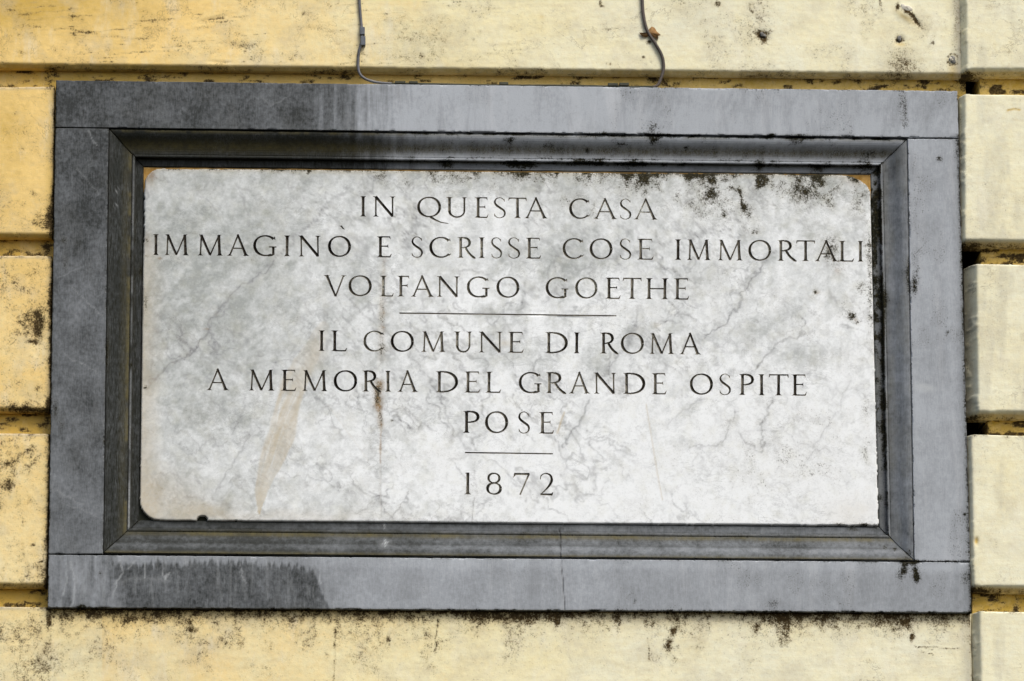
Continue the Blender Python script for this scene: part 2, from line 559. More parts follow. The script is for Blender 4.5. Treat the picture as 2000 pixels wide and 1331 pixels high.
    ochre_tint = .16 * sst(.52, .72, fbm(px / 120, py / 60, 61, 4)) * sst(1400, 100, px)
    ochre_tint += blob(px, py, 158, 1196, 9, 5, 0, .9) + blob(wx, wy, 1768, 34, 22, 5, 38, .55) + blob(wx, wy, 1760, 88, 10, 4, 0, .6)
    ochre_tint += blob(wx, wy, 1865, 137, 10, 12, 0, .6) + blob(px, py, 1058, 34, 6, 5, 0, .35) + blob(wx, wy, 100, 300, 8, 160, 0, .4)
    ochre_tint += np.where(inr, .5 * np.exp(-np.clip(dn, 0, None) / 14), 0)
    # lower chamfers of every block tinted deeper ochre, painting in their underside shade
    ochre_tint += .75 * sst(10, 5, ab) * (py > -20)
    ochre_tint += blob(px, py, 1907, 1057, 4, 7, 0, 1.1) + line(px, py, [(1968, 216), (1980, 213), (1992, 215)], 2.0, .9)
    mould += line(px, py, [(1970, 214), (1990, 212)], 1.3, .45)
    grey = .75 * sst(24, 4, ar) * (px > 1840) * (px < 1880) + .25 * blob(wx, wy, 820, 90, 110, 50) + .2 * blob(wx, wy, 1350, 30, 60, 60)  # last term paints the slight overhead shade as grey
    grey += .45 * blob(wx, wy, 300, 1290, 200, 40) * fbm(px / 40, py / 40, 71) + .35 * blob(px, py, 1757, 130, 50, 30)
    grey += .30 * sst(.5, .7, fbm(px / 30, py / 160, 72, 4)) * (px > 1885)
    grey += .5 * sst(30, 5, ar) * (py > 1190) * (px < 1900) + .6 * sst(9, 3, atp) * (px < 100)
    grey += .26 * sst(16, 9, al) * (px > 1872) * (py > 495)  # quoins' left chamfers greyed, deepening their shade in the colour
    # quoins: dirt on the lower left corners
    mould += .45 * (np.abs(np.hypot(px - 1861, py - 117) - 10) < 2.6) * (px < 1872)
    mould += np.where(px > 1872, .50 * sst(14, 4, ab) * sst(50, 10, al) + .25 * sst(10, 3, ab), 0)
    # vertical hairline cracks in the lower course
    for q, w in (([(654, 1225), (652, 1331)], 1.6), ([(855, 1210), (850, 1270)], 1.6), ([(1265, 1250), (1268, 1290)], 1.5),
                 ([(1785, 1262), (1822, 1270)], 1.2), ([(1800, 1275), (1822, 1280)], 1.0), ([(1795, 1263), (1875, 1268)], 1.0)):
        mould += line(px, py, q, w, .50, 3)
    return {'m1': (mould, ochre_tint, fade), 'm2': (grey, grey * 0, grey * 0)}


def block_d(face, rl, rr, rt, rb, seed, rough=1.0, left=0.0):
    def f(X, Z, a):
        al, ar, at_, ab = a
        w = 5.0 * (fbm(X / 26, Z / 26, seed, 4) - .5) + 7.0 * sst(.60, .74, fbm(X / 16, Z / 16, seed + 2, 3))
        D = np.full(X.shape, float(face))

        def rnd(dist, r, depth=1.0):
            t = np.clip((r - (dist + w * min(1, r / 8))) / r, 0, 1)
            return r * depth * (1 - np.sqrt(np.clip(1 - t * t, 0, 1)))

        def cham(dist, r, slope):
            x_ = r - (dist + w * .22)
            return slope * .5 * (x_ + np.sqrt(x_ * x_ + 1.2)) - 0.0
        D -= (cham(al, rl, 2.2) if rl > 8.5 else rnd(al, rl)) + rnd(ar, rr) + rnd(at_, rt) + cham(ab, rb, 1.3)
        D += rough * (1.5 * (fbm(X / 90, Z / 60, seed + 5, 4) - .5) + .6 * (fbm(X / 12, Z / 9, seed + 9, 4) - .5))
        px, py = survey(X, Z, D)
        # chipped and scarred places
        for cx, cy, rx, ry, ang, dep in ((72, 645, 9, 34, 4, 7), (1490, 70, 14, 9, 30, 4), (1757, 78, 8, 7, 0, 5), (1790, 42, 3, 18, -36, 3),
                                         (1768, 25, 16, 12, 30, -4), (1907, 1057, 4, 7, 0, 4), (1764, 130, 34, 20, 0, 1.2), (430, 122, 24, 2.5, 2, 1.5),
                                         (470, 92, 26, 8, 6, 1.2), (420, 36, 28, 3, -14, 1.5), (100, 425, 10, 24, 0, 4), (380, 150, 10, 6, 0, 4)):
            D -= blob(px, py, cx, cy, rx, ry, ang, dep)
        return D
    return f


wall = thing('stucco_wall', 'weathered ochre stucco wall in wide grooved courses around the inscribed tablet', 'wall')
# top course, bottom course and three short blocks left of the frame
blocks = [
    ([(-700, -520), (1872, -520), (1873, -188), (-700, -214)], 3, 4, 3, 8, 11),
    ([(-700, -178), (1873, -150), (1878, 150), (-700, 123.5)], 3, 4, 3, 8, 1),
    ([(-700, 1181), (1897, 1198), (1902, 1502), (-700, 1486)], 3, 5, 2.5, 8, 2),
    ([(-700, 1522), (1902, 1538), (1908, 1800), (-700, 1790)], 3, 5, 2.5, 8, 12),
    ([(-700, 179), (107, 169), (103, 463), (-700, 458)], 3, 5, 3.5, 7, 3),
    ([(-700, 496), (102, 500), (99, 804), (-700, 794)], 3, 5, 3.5, 7, 4),
    ([(-700, 842), (98, 847), (92, 1147), (-700, 1136)], 3, 5, 3.5, 7, 5),
]
for q, rl, rr, rt, rb, sd in blocks:
    patch('stucco_block', pxquad(q, D_WALL), 2.6, block_d(D_WALL, rl, rr, rt, rb, sd * 31), wall_masks, M_STUCCO, wall, back=D_JOINT - 8)


def joint_masks(px, py, a, D):
    n = fbm(px / 24, py / 10, 81, 4)
    mould = .16 + .62 * sst(.54, .74, n) + .35 * sst(1500, 1880, px) * sst(.40, .62, n)
    mould += np.where((py > 120) & (py < 185), blob(px, py, 38, 141, 9, 3, 0, .9) + blob(px, py, 56, 141, 7, 3, 0, .9) + .5 * blob(px, py, 1290, 158, 20, 6) +
                      blob(px, py, 1275, 153, 8, 5, 0, 1) + blob(px, py, 1300, 166, 6, 4, 0, 1) + blob(px, py, 1880, 160, 12, 20, 0, .8), 0)
    mould += .9 * blob(px, py, 92, 487, 8, 14) + .7 * blob(px, py, 92, 825, 8, 14) + .8 * blob(px, py, 85, 1158, 7, 7)
    fade = .05 + .50 * sst(0, 1500, px)
    ochre_tint = .55 + .4 * sst(500, 1900, px) + .3 * sst(900, 1200, py) + .25 * (fbm(px / 40, py / 20, 82, 3) - .5)
    return {'m1': (mould, ochre_tint, fade), 'm2': (0 * px, 0 * px, 0 * px)}


def joint_d(X, Z, a):
    return D_JOINT + 3.0 * (fbm(X / 18, Z / 14, 91, 4) - .5)


for q in ([(-700, 100), (1886, 130), (1886, 260), (-700, 230)], [(-700, 420), (140, 430), (140, 530), (-700, 530)],
          [(-700, 760), (140, 770), (140, 880), (-700, 880)], [(-700, 1100), (140, 1110), (140, 1215), (-700, 1215)],
          [(-700, -240), (1880, -215), (1880, -120), (-700, -150)], [(-700, 1460), (1905, 1475), (1905, 1560), (-700, 1550)]):
    patch('recessed_joint', pxquad(q, D_JOINT), 2.6, joint_d, joint_masks, M_STUCCO, wall, back=-140)
# rough masonry deep behind the tablet, its near-black colour painting the gaps' shade
patch('rough_core', pxquad([(-710, -530), (2710, -530), (2710, 1810), (-710, 1810)], -150), 40, lambda X, Z, a: np.full(X.shape, -150.0),
      lambda px, py, a, D: None, M_BLACK, wall, back=-200)

# ------------------------------------------------------------------ the quoins on the right
quoins = thing('quoin_column', 'cream stucco corner blocks stacked along the right of the grey frame', 'quoins')
for q, rl, rt, rb, sd in (
        ([(1870, -520), (2700, -520), (2700, -195), (1872, -195)], 14, 3, 13, 16),
        ([(1873, -155), (2700, -155), (2700, 145), (1877, 145)], 14, 3, 13, 6),
        ([(1877, 184), (2700, 198), (2700, 488), (1877, 478)], 9, 3, 12, 7),
        ([(1889, 515), (2700, 531), (2700, 823), (1893, 814)], 20, 4, 13, 8),
        ([(1889, 849), (2700, 866), (2700, 1166), (1895, 1154)], 9, 3, 12, 9),
        ([(1901, 1194), (2700, 1206), (2700, 1498), (1908, 1490)], 13, 4, 12, 10),
        ([(1909, 1530), (2700, 1540), (2700, 1800), (1914, 1800)], 13, 4, 4, 17)):
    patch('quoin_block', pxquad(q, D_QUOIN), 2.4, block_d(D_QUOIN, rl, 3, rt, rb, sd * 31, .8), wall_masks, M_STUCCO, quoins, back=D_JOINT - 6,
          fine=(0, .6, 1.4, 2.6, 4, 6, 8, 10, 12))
for q in ([(1914, 130), (2700, 130), (2700, 220), (1914, 210)], [(1916, 460), (2700, 470), (2700, 560), (1916, 540)],
          [(1928, 795), (2700, 800), (2700, 890), (1928, 875)], [(1899, 1130), (2700, 1140), (2700, 1230), (1899, 1220)],
          [(1890, -215), (2700, -215), (2700, -135), (1890, -135)], [(1905, 1470), (2700, 1480), (2700, 1560), (1905, 1550)]):
    patch('recessed_joint', pxquad(q, D_JOINT + 14), 2.4, lambda X, Z, a: joint_d(X, Z, a) + 14, joint_masks, M_STUCCO, quoins, back=-140)

# ------------------------------------------------------------------ the framed tablet
tablet = thing('memorial_tablet', 'white marble memorial tablet with carved Italian inscription in a moulded grey stone frame', 'memorial tablet')

OUT = [(109.5, 157), (1870, 178), (1898, 1197), (93, 1187)]
INN = [(212, 251), (1773, 271.5), (1786, 1095.5), (201, 1081)]


def lerp(a, b, t):
    return (a[0] + (b[0] - a[0]) * t, a[1] + (b[1] - a[1]) * t)


def on_edge_y(a, b, y):
    return lerp(a, b, (y - a[1]) / (b[1] - a[1]))


G = .9
yTL, yTR, yBL, yBR = 249.5, 270.5, 1083.0, 1098.0
PL = lambda y: on_edge_y(OUT[0], OUT[3], y)
PR = lambda y: on_edge_y(OUT[1], OUT[2], y)


def frame_masks(px, py, a, D):
    al, ar, at_, ab = a
    y0 = 157 + (px - 110) * .0119
    yB = 1187 + (px - 93) * .0056
    n = fbm(px / 16, py / 110, 101, 4)
    nn = fbm(px / 90, py / 90, 102, 4)
    is_top = (py < 262) & (py - y0 < 96)
    is_bot = py > 1081 + (px - 93) * .0075
    tone = np.where(px < 1000, .19, .90) + .22 * (nn - .5) + .16 * (fbm(px / 24, py / 40, 103, 4) - .5)
    tone = np.where((px < 400) & ~is_top & ~is_bot, .14 + .12 * sst(250, 1080, py) + .20 * (nn - .5), tone)
    tt = .09 + .04 * sst(110, 500, px) + .78 * sst(560, 830, px + 130 * (n - .5) + 110 * (fbm(px / 5, py / 70, 104, 3) - .5) + .25 * (py - 200)) ** 1.7 - .22 * blob(px, py, 1275, 195, 60, 70, 0) - .12 * sst(1400, 1800, px)
    tt += .10 * sst(205, 245, py - 0 * px) * (px > 700)
    tone = np.where(is_top, tt, tone)
    dgx, dgy = rot(px, py, -68)
    tt += (.22 * (fbm(dgx / 90, dgy / 7, 105, 4) - .5) + .05) * (px > 780) + .12 * blob(px, py, 1030, 215, 210, 60)
    tone = np.where(is_top, tt, tone)
    # bottom rail: damp patch with a frayed upper edge
    fray = 34 * (fbm(px / 5, py * 0, 111, 4, .6) - .5) + 22 * (fbm(px / 34, py * 0, 112, 3) - .5)
    ytop = 1101 + fray * .9 + 18 * sst(560, 640, px) + 60 * sst(606, 648, px + 14 * (fbm(px / 4, py * 0, 119, 3) - .5))
    damp = sst(-3, 7, py - ytop) * sst(206, 246, px - 16 * (fbm(px * 0, py / 14, 113, 3) - .5) + .35 * (1140 - py)) * sst(650, 640, px)
    tb = .46 + .30 * sst(560, 760, px) + .10 * (nn - .5) + .14 * sst(1112, 1095, py - (px - 93) * .0075)
    tb = np.where(px < 230, .40 + .5 * (fbm(px / 9, py / 80, 114, 4) - .5), tb)
    damp = damp * (.72 + .5 * fbm(px / 30, py / 40, 118, 4)) 
    damp = np.clip(damp, 0, 1)
    tb = tb - damp * (tb - .13)
    tone = np.where(is_bot, tb, tone)
    rs = (px > 1700) & ~is_top
    tone = np.where(rs, tone - .30 * sst(26, 0, ar) , tone)
    mould = np.zeros(px.shape)
    for cx, cy, rx, ry, ang, am in ((1765, 1112, 6, 16, 20, .75), (1789, 1120, 5, 14, -10, .95), (1791, 1132, 5, 6, 0, 1.0), (1780, 1098, 20, 4, 0, .7),
                                    (1776, 1110, 26, 24, 0, .25), (1885, 1130, 8, 14, 0, .45), (1835, 311, 6, 6, 0, .8), (1760, 200, 8, 30, 0, .35),
                                    (1768, 215, 4, 30, 0, .45), (1508, 264, 6, 4, 0, .9), (1560, 264, 20, 3, 0, .6), (1180, 262, 10, 5, 0, .6), (1275, 250, 14, 14, 0, .45),
                                    (1300, 264, 60, 3, 0, .5), (125, 470, 8, 8, 0, .6), (128, 510, 8, 20, 0, .45), (108, 800, 6, 20, 0, .7), (120, 830, 6, 16, 0, .4),
                                    (160, 1185, 8, 5, 0, 1.1), (195, 1120, 4, 5, 0, .6), (1240, 1175, 3, 6, 30, .5), (1510, 1180, 14, 10, 0, .4), (1790, 535, 8, 40, 0, .35),
                                    (1785, 560, 5, 16, 0, .7), (1800, 490, 20, 12, 0, .2), (1850, 650, 3, 3, 0, .6), (1884, 1005, 3, 3, 0, .7), (1240, 180, 30, 4, 0, .2)):
        mould += blob(px, py, cx, cy, rx, ry, ang, am)
    mould += .42 * np.where(rs, sst(10, 1, ar), 0) + .30 * np.where(is_bot, sst(6, 0, ab), 0) + .30 * sst(5, 0, al) * (px < 200)
    mould += .10 * (px > 1200) + .34 * sst(4, 0, np.minimum.reduce(a)) * sst(.42, .6, fbm(px / 20, py / 20, 116, 3))
    mould += .16 * sst(.56, .72, fbm(px / 36, py / 60, 117, 4))
    dust = blob(px, py, 1806, 758, 20, 9, 8, .55, 4) + blob(px, py, 1782, 752, 18, 10, 0, .15)
    dust += .14 * sst(.60, .74, fbm(px / 6, py / 60, 115, 4)) * is_bot * (px < 660)
    for q, w, am in (([(232, 1098), (240, 1120), (228, 1135), (222, 1160)], 1.6, .45), ([(140, 1098), (145, 1130), (143, 1170), (138, 1186)], 1.8, .45),
                     ([(128, 1100), (132, 1130), (126, 1165)], 1.6, .4), ([(282, 1096), (283, 1130)], 1.1, .4), ([(319, 1100), (320, 1132), (330, 1120)], 1.4, .45),
                     ([(470, 1100), (472, 1128), (480, 1140)], 1.1, .35), ([(625, 1110), (628, 1140)], 1.5, .5), ([(250, 1110), (262, 1096)], 2.5, .4), ([(225, 1140), (270, 1130), (330, 1132)], 5, .16),
                     ([(170, 255), (192, 285)], 1.5, .35), ([(140, 560), (200, 620)], 1.2, .25), ([(125, 690), (190, 730)], 1.4, .22), ([(110, 545), (160, 520)], 1.2, .18),
                     ([(505, 185), (530, 205), (560, 190)], 1.6, .18), ([(110, 960), (160, 985)], 1.4, .25), ([(130, 985), (190, 1010)], 1.2, .2), ([(150, 330), (196, 380)], 1.4, .2)):
        dust += line(px, py, q, w, am, 5)
    crack = line(px, py, [(1095, 1036), (1095, 1085), (1097, 1110), (1100, 1140), (1103, 1190)], .9, .7, 1.5)
    return {'m1': (mould, mould * 0, tone), 'm2': (dust, crack, mould * 0)}


def rail_d(X, Z, a):
    m = np.minimum.reduce(a)
    D = -1.2 * (1 - np.clip(m / 1.2, 0, 1)) ** 2 + .5 * (fbm(X / 200, Z / 200, 121, 3) - .5)
    D = D - 2.5 * sst(.58, .72, fbm(X / 12, Z / 12, 122, 3)) * sst(3.4, 0, m)
    return D


def dn_(p, k):
    return (p[0], p[1] + k)


rails = {
    'top': [OUT[0], OUT[1], PR(yTR - G), PL(yTL - G)],
    'bottom': [PL(yBL + G), PR(yBR + G), OUT[2], OUT[3]],
}
for k, q in rails.items():
    patch('frame_rail', pxquad(q, 0), 2.5, rail_d, frame_masks, M_SLATE, tablet, back=-60, fine=(0, .6, 1.3, 2.5), smooth=False)
patch('frame_stile', pxquad([PL(yTL + G), (INN[0][0], yTL + G + 1.2), (INN[3][0], yBL - G), PL(yBL - G)], 0), 2.5, rail_d, frame_masks, M_SLATE, tablet,
      back=-60, fine=(0, .6, 1.3, 2.5), smooth=False)
patch('frame_stile', pxquad([(INN[1][0], yTR + G), PR(yTR + G + .4), PR(yBR - G), (INN[2][0], yBR - G)], 0), 2.5, rail_d, frame_masks, M_SLATE, tablet,
      back=-60, fine=(0, .6, 1.3, 2.5), smooth=False)

# mouldings -----------------------------------------------------------
OW = [at(x, y, 0) for x, y in INN]
IW = [at(x, y, D_SLAB - 4) for x, y in [(281, 326.5), (1700, 341), (1717.5, 1030), (271, 1017)]]
OW = [np.array([float(v) for v in p]) for p in OW]
IW = [np.array([float(v) for v in p]) for p in IW]
PU = np.array([0, 0, .3, 1.8, 2.2, 5, 9, 13, 17, 21, 25, 29, 33, 37, 41, 44, 45.5, 46.2, 47, 49, 51, 52, 52.2, 52.4, 55, 58, 61, 64, 67, 72])
PD = np.array([-40, -3, -5, -5, -2.2, -2.6, -4.0, -6.2, -9.2, -12.6, -16, -19, -21.4, -23.2, -24.2, -24.6, -24.8, -26, -24.0, -23.6, -24, -25, -34, -36.5, -36.5, -36.5, -36.6, -36.8, -37, -44.0])


def moulding(side):
    i, j = {'top': (0, 1), 'right': (1, 2), 'bottom': (2, 3), 'left': (3, 0)}[side]
    L = np.hypot(*(OW[j] - OW[i]))
    t = np.concatenate([[0, .8 / L], np.linspace(2.2 / L, 1 - 2.2 / L, int(L / 2.6)), [1 - .8 / L, 1]])
    k = PU / 69.0
    T, K = np.meshgrid(t, k)
    O = OW[i] + (OW[j] - OW[i]) * T[..., None]
    I = IW[i] + (IW[j] - IW[i]) * T[..., None]
    P = O + (I - O) * K[..., None]
    X, Z = P[..., 0], P[..., 1]
    U = np.broadcast_to(PU[:, None], X.shape)
    D = np.broadcast_to(PD[:, None], X.shape).copy()
    e = np.minimum(T, 1 - T) * L
    D -= 2.0 * np.clip(1 - e / 1.5, 0, 1) * (U > .1)
    D += .5 * (fbm(X / 30, Z / 30, 131, 3) - .5) * (U > 3)
    px, py = survey(X, Z, D)
    n = fbm(px / 13, py / 80, 132, 4)
    n2 = fbm(px / 60, py / 14, 133, 4)
    mould = np.zeros(px.shape)
    ochre_tint = np.zeros(px.shape)
    dust = np.zeros(px.shape)
    streak = np.zeros(px.shape)
    if side == 'top':
        dark = sst(880, 640, px + 130 * (n - .5))
        tone = 1.0 - .98 * dark
        streak = .95 * dark + (1 - dark) * (.90 * np.exp(-((U - 29) / 10.0) ** 2) * (.30 + 1.1 * fbm(px / 5, py / 90, 146, 3)))
        ochre_tint = .8 * np.exp(-((U - 3.4) / 1.6) ** 2) * sst(.35, .5, fbm(px / 25, py / 25, 134, 3)) + .50 * np.exp(-((U - 29) / 10) ** 2)
        mould = .25 * sst(.48, .62, fbm(px / 16, py / 9, 135, 4)) * (px > 800) + .45 * np.exp(-((U - 2) / 2.0) ** 2)
        for cx, cy, rx, ry, am in ((995, 274, 12, 7, .6), (1215, 282, 12, 5, .7), (1275, 272, 14, 10, .8), (1560, 274, 16, 8, .6), (1150, 318, 30, 7, .9),
                                   (1020, 322, 30, 8, .9), (870, 322, 14, 9, .9), (1000, 320, 12, 7, .8), (1080, 285, 26, 14, .25), (1483, 325, 8, 10, 1.1), (1600, 330, 12, 8, 1.0),
                                   (1340, 290, 4, 4, .8), (1147, 296, 4, 6, .6), (1240, 322, 30, 8, .7), (1700, 300, 14, 9, .5), (920, 280, 3, 3, .6), (1690, 330, 20, 10, .6)):
            mould += blob(px, py, cx, cy, rx, ry, 0, am)
        tone -= .45 * (U > 52) * (1 - dark)
        streak += .25 * (U > 52)
    elif side == 'left':
        tone = .05 + .05 * n + .04 * sst(300, 1000, py) + 0 * px
        streak = .55 * np.exp(-(U / 7.0) ** 2) + 1.0 + 0 * px
        ochre_tint = .75 * np.exp(-((U - 43) / 2.4) ** 2) * sst(.3, .55, fbm(px / 60, py / 40, 136, 3)) + .15 * np.exp(-((U - 36) / 8) ** 2)
        dust = .35 * np.exp(-((U - 49.5) / 1.8) ** 2) * sst(.4, .6, fbm(px / 60, py / 70, 137, 3)) + .5 * np.exp(-((U - 50) / 1.3) ** 2) * sst(820, 960, py)
        for cx, cy, r in ((229, 372, 4), (226, 402, 3)):
            dust += line(px, py, [(cx - 2, cy + r), (cx + 2, cy - r)], 1.1, .4)
        mould += .8 * blob(px, py, 275, 530, 6, 14) + .5 * blob(px, py, 210, 680, 5, 40) + .5 * blob(px, py, 256, 712, 3, 4) + .5 * blob(px, py, 280, 760, 5, 14)
    elif side == 'right':
        tone = .44 + .18 * (n2 - .5) + .1 * (n - .5) - .12 * np.exp(-((U - 44) / 5) ** 2)
        dust = .45 * np.exp(-((U - 14.5) / 1.2) ** 2) * sst(.35, .55, fbm(px / 60, py / 60, 138, 3)) + .25 * np.exp(-((U - 49) / 1.5) ** 2) * sst(.4, .6, fbm(px / 60, py / 50, 139, 3))
        dust += blob(px, py, 1772, 760, 12, 9, 0, .25)
        streak = .30 * np.exp(-((U - 42) / 9.0) ** 2) * sst(340, 700, py) + .25 * (U > 52)
        streak += .55 * blob(px, py, 1745, 330, 14, 60, 18)
        ochre_tint = .14 * sst(.4, .6, n)
        hot = sst(820, 420, py)
        mould = (U > 50) * (.25 + .75 * hot * sst(.40, .6, fbm(px / 14, py / 22, 140, 4)) + .35 * sst(.5, .65, fbm(px / 14, py / 12, 141, 4)))
        for cx, cy, rx, ry, am in ((1716, 380, 8, 12, 1.0), (1712, 440, 8, 26, .7), (1726, 600, 4, 40, .9), (1730, 585, 8, 14, .6), (1724, 690, 3, 60, .45), (1726, 790, 5, 12, .9), (1724, 820, 3, 50, .5),
                                   (1775, 545, 5, 36, .6), (1765, 530, 12, 30, .3), (1728, 870, 5, 30, .5), (1706, 470, 6, 14, .9), (1775, 1080, 8, 8, .5), (1770, 1095, 8, 8, .9)):
            mould += blob(px, py, cx, cy, rx, ry, 0, am)
    else:
        lf = sst(300, 1300, px)
        tone = .0 + .20 * lf + .14 * (n2 - .5) + .14 * np.exp(-((U - 18) / 6) ** 2) + .14 * np.exp(-((U - 58) / 4) ** 2) + .10 * np.exp(-((U - 35) / 3) ** 2) * (1 - lf)  # fillet next to the slab toned lighter, painted to look lit
        streak = .45 * np.exp(-((U - 26) / 2.6) ** 2) + .10 + .42 * (1 - lf) + .35 * np.exp(-((U - 8) / 4) ** 2) * (1 - lf) * sst(.4, .6, fbm(px / 30, py / 30, 142, 3))
        ochre_tint = .75 * np.exp(-((U - 43) / 4.5) ** 2) * (.45 + .55 * sst(.35, .6, fbm(px / 80, py / 20, 143, 3))) + .8 * np.exp(-((U - 3) / 1.8) ** 2)
        dust = line(px, py, [(752, 1054), (753, 1066)], 1.6, .6) + line(px, py, [(747, 1062), (758, 1060)], 1.2, .4) + blob(px, py, 752, 1062, 12, 8, 0, .22) + line(px, py, [(750, 1020), (751, 1032)], 1.5, .6)
        mould += .7 * blob(px, py, 1666, 1034, 12, 5) + .7 * blob(px, py, 1710, 1030, 12, 3) + .8 * blob(px, py, 1728, 1069, 5, 4) + .8 * blob(px, py, 1747, 1073, 5, 4) + .6 * blob(px, py, 1770, 1088, 14, 8)
        mould += .45 * blob(px, py, 1040, 1026, 30, 5)
    mould = mould + (.30 * np.exp(-((U - 46.2) / 2.0) ** 2) + .34 * np.exp(-((U - 53) / 2.5) ** 2) + .30 * np.exp(-((U - 1) / 2.0) ** 2)) * (.3 + 1.2 * sst(.38, .62, fbm(px / 18, py / 18, 147, 4)))
    mould = mould + .5 * np.clip(1 - e / 6, 0, 1) * sst(.40, .60, fbm(px / 12, py / 12, 148, 3))
    crack = line(px, py, [(1094, 1032), (1095, 1090)], 1.1, .9, 1.2) if side == 'bottom' else 0 * px
    sh = X.shape
    f = grid_faces(*sh, flip=True)
    o = build('frame_moulding', to3(X, Z, D), [f], M_SLATE, tablet, {'m1': (mould, ochre_tint, tone), 'm2': (dust, crack, streak)}, smooth=False)
    return o


for s_ in ('top', 'right', 'bottom', 'left'):
    moulding(s_)

# bed behind the slab: pale mortar above, dark below ---------------------
bq = pxquad([(262, 312), (1722, 326), (1724, 392), (262, 376)], -41)
patch('mortar_bed', bq, 12, lambda X, Z, a: np.full(X.shape, -40.0) + 2 * (fbm(X / 20, Z / 20, 150, 3) - .5), lambda px, py, a, D: None, M_MORTAR, tablet, back=-58, fine=(0, 2))
bq = pxquad([(262, 378), (1724, 394), (1740, 1046), (255, 1034)], -41)
patch('mortar_bed', bq, 12, lambda X, Z, a: np.full(X.shape, -42.0) + 2 * (fbm(X / 20, Z / 20, 151, 3) - .5), lambda px, py, a, D: None, M_SILICONE, tablet, back=-58, fine=(0, 2))

# ------------------------------------------------------------------ lettering
THICK, THIN = .144, .082


class Glyph:
    def __init__(self, w):
        self.w = w
        self.q = []

    def quad(self, *p):
        self.q.append([tuple(x) for x in p])

    def stroke(self, p, q, t0, t1=None):
        t1 = t0 if t1 is None else t1
        dx, dy = q[0] - p[0], q[1] - p[1]
        L = math.hypot(dx, dy)
        nx, ny = -dy / L, dx / L
        m = ((p[0] + q[0]) / 2, (p[1] + q[1]) / 2)
        tm = (t0 + t1) / 2 * .90
        a = (p[0] + nx * t0 / 2, p[1] + ny * t0 / 2)
        b = (p[0] - nx * t0 / 2, p[1] - ny * t0 / 2)
        c = (m[0] - nx * tm / 2, m[1] - ny * tm / 2)
        d = (m[0] + nx * tm / 2, m[1] + ny * tm / 2)
        e = (q[0] - nx * t1 / 2, q[1] - ny * t1 / 2)
        f = (q[0] + nx * t1 / 2, q[1] + ny * t1 / 2)
        self.quad(a, b, c, d)
        self.quad(d, c, e, f)

    def serif(self, x, y, t, up, sl=.095, sr=.095, slope=0.0):
        """horizontal serif at a stem end; up=+1 when the stem goes up from y"""
        h = .028
        self.quad((x - t / 2 - sl, y), (x + t / 2 + sr, y), (x + t / 2 + sr * .8, y + up * h), (x - t / 2 - sl * .8, y + up * h))
        self.quad((x - t / 2 - sl * .42, y + up * h), (x + t / 2 + sr * .42, y + up * h), (x + slope + t * .48, y + up * .095), (x + slope - t * .48, y + up * .095))

    def vert(self, x, y0, y1, t, bot=True, top=True, sl=.095, sr=.095):
        self.stroke((x, y0), (x, y1), t)
        if bot:
            self.serif(x, y0, t, 1, sl, sr)
        if top:
            self.serif(x, y1, t, -1, sl, sr)

    def path(self, pts, ws):
        n = len(pts)
        L, R = [], []
        for i in range(n):
            a, b = pts[max(0, i - 1)], pts[min(n - 1, i + 1)]
            dx, dy = b[0] - a[0], b[1] - a[1]
            l = math.hypot(dx, dy) or 1
            nx, ny = -dy / l * ws[i] / 2, dx / l * ws[i] / 2
            L.append((pts[i][0] + nx, pts[i][1] + ny))
            R.append((pts[i][0] - nx, pts[i][1] - ny))
        for i in range(n - 1):
            self.quad(L[i], R[i], R[i + 1], L[i + 1])

    def arc(self, cx, cy, rx, ry, a0, a1, thin=None, thick=None, n=26, tilt=12):
        thin = THIN * .85 if thin is None else thin
        thick = THICK if thick is None else thick
        pts, ws = [], []
        for i in range(n + 1):
            a = math.radians(a0 + (a1 - a0) * i / n)
            w = thin + (thick - thin) * abs(math.cos(a - math.radians(tilt))) ** 1.8
            pts.append((cx + (rx - w * .4) * math.cos(a), cy + (ry - thin * .4) * math.sin(a)))
            ws.append(w)
        self.path(pts, ws)


def spline(ctrl, n=5):
    out = []
    P = [ctrl[0]] + ctrl + [ctrl[-1]]
    for i in range(1, len(P) - 2):
        p0, p1, p2, p3 = P[i - 1], P[i], P[i + 1], P[i + 2]
        for k in range(n):
            t = k / n
            out.append(tuple(.5 * (2 * p1[j] + (p2[j] - p0[j]) * t + (2 * p0[j] - 5 * p1[j] + 4 * p2[j] - p3[j]) * t * t +
                                   (3 * p1[j] - p0[j] - 3 * p2[j] + p3[j]) * t ** 3) for j in range(len(p1))))
    out.append(tuple(ctrl[-1]))
    return out


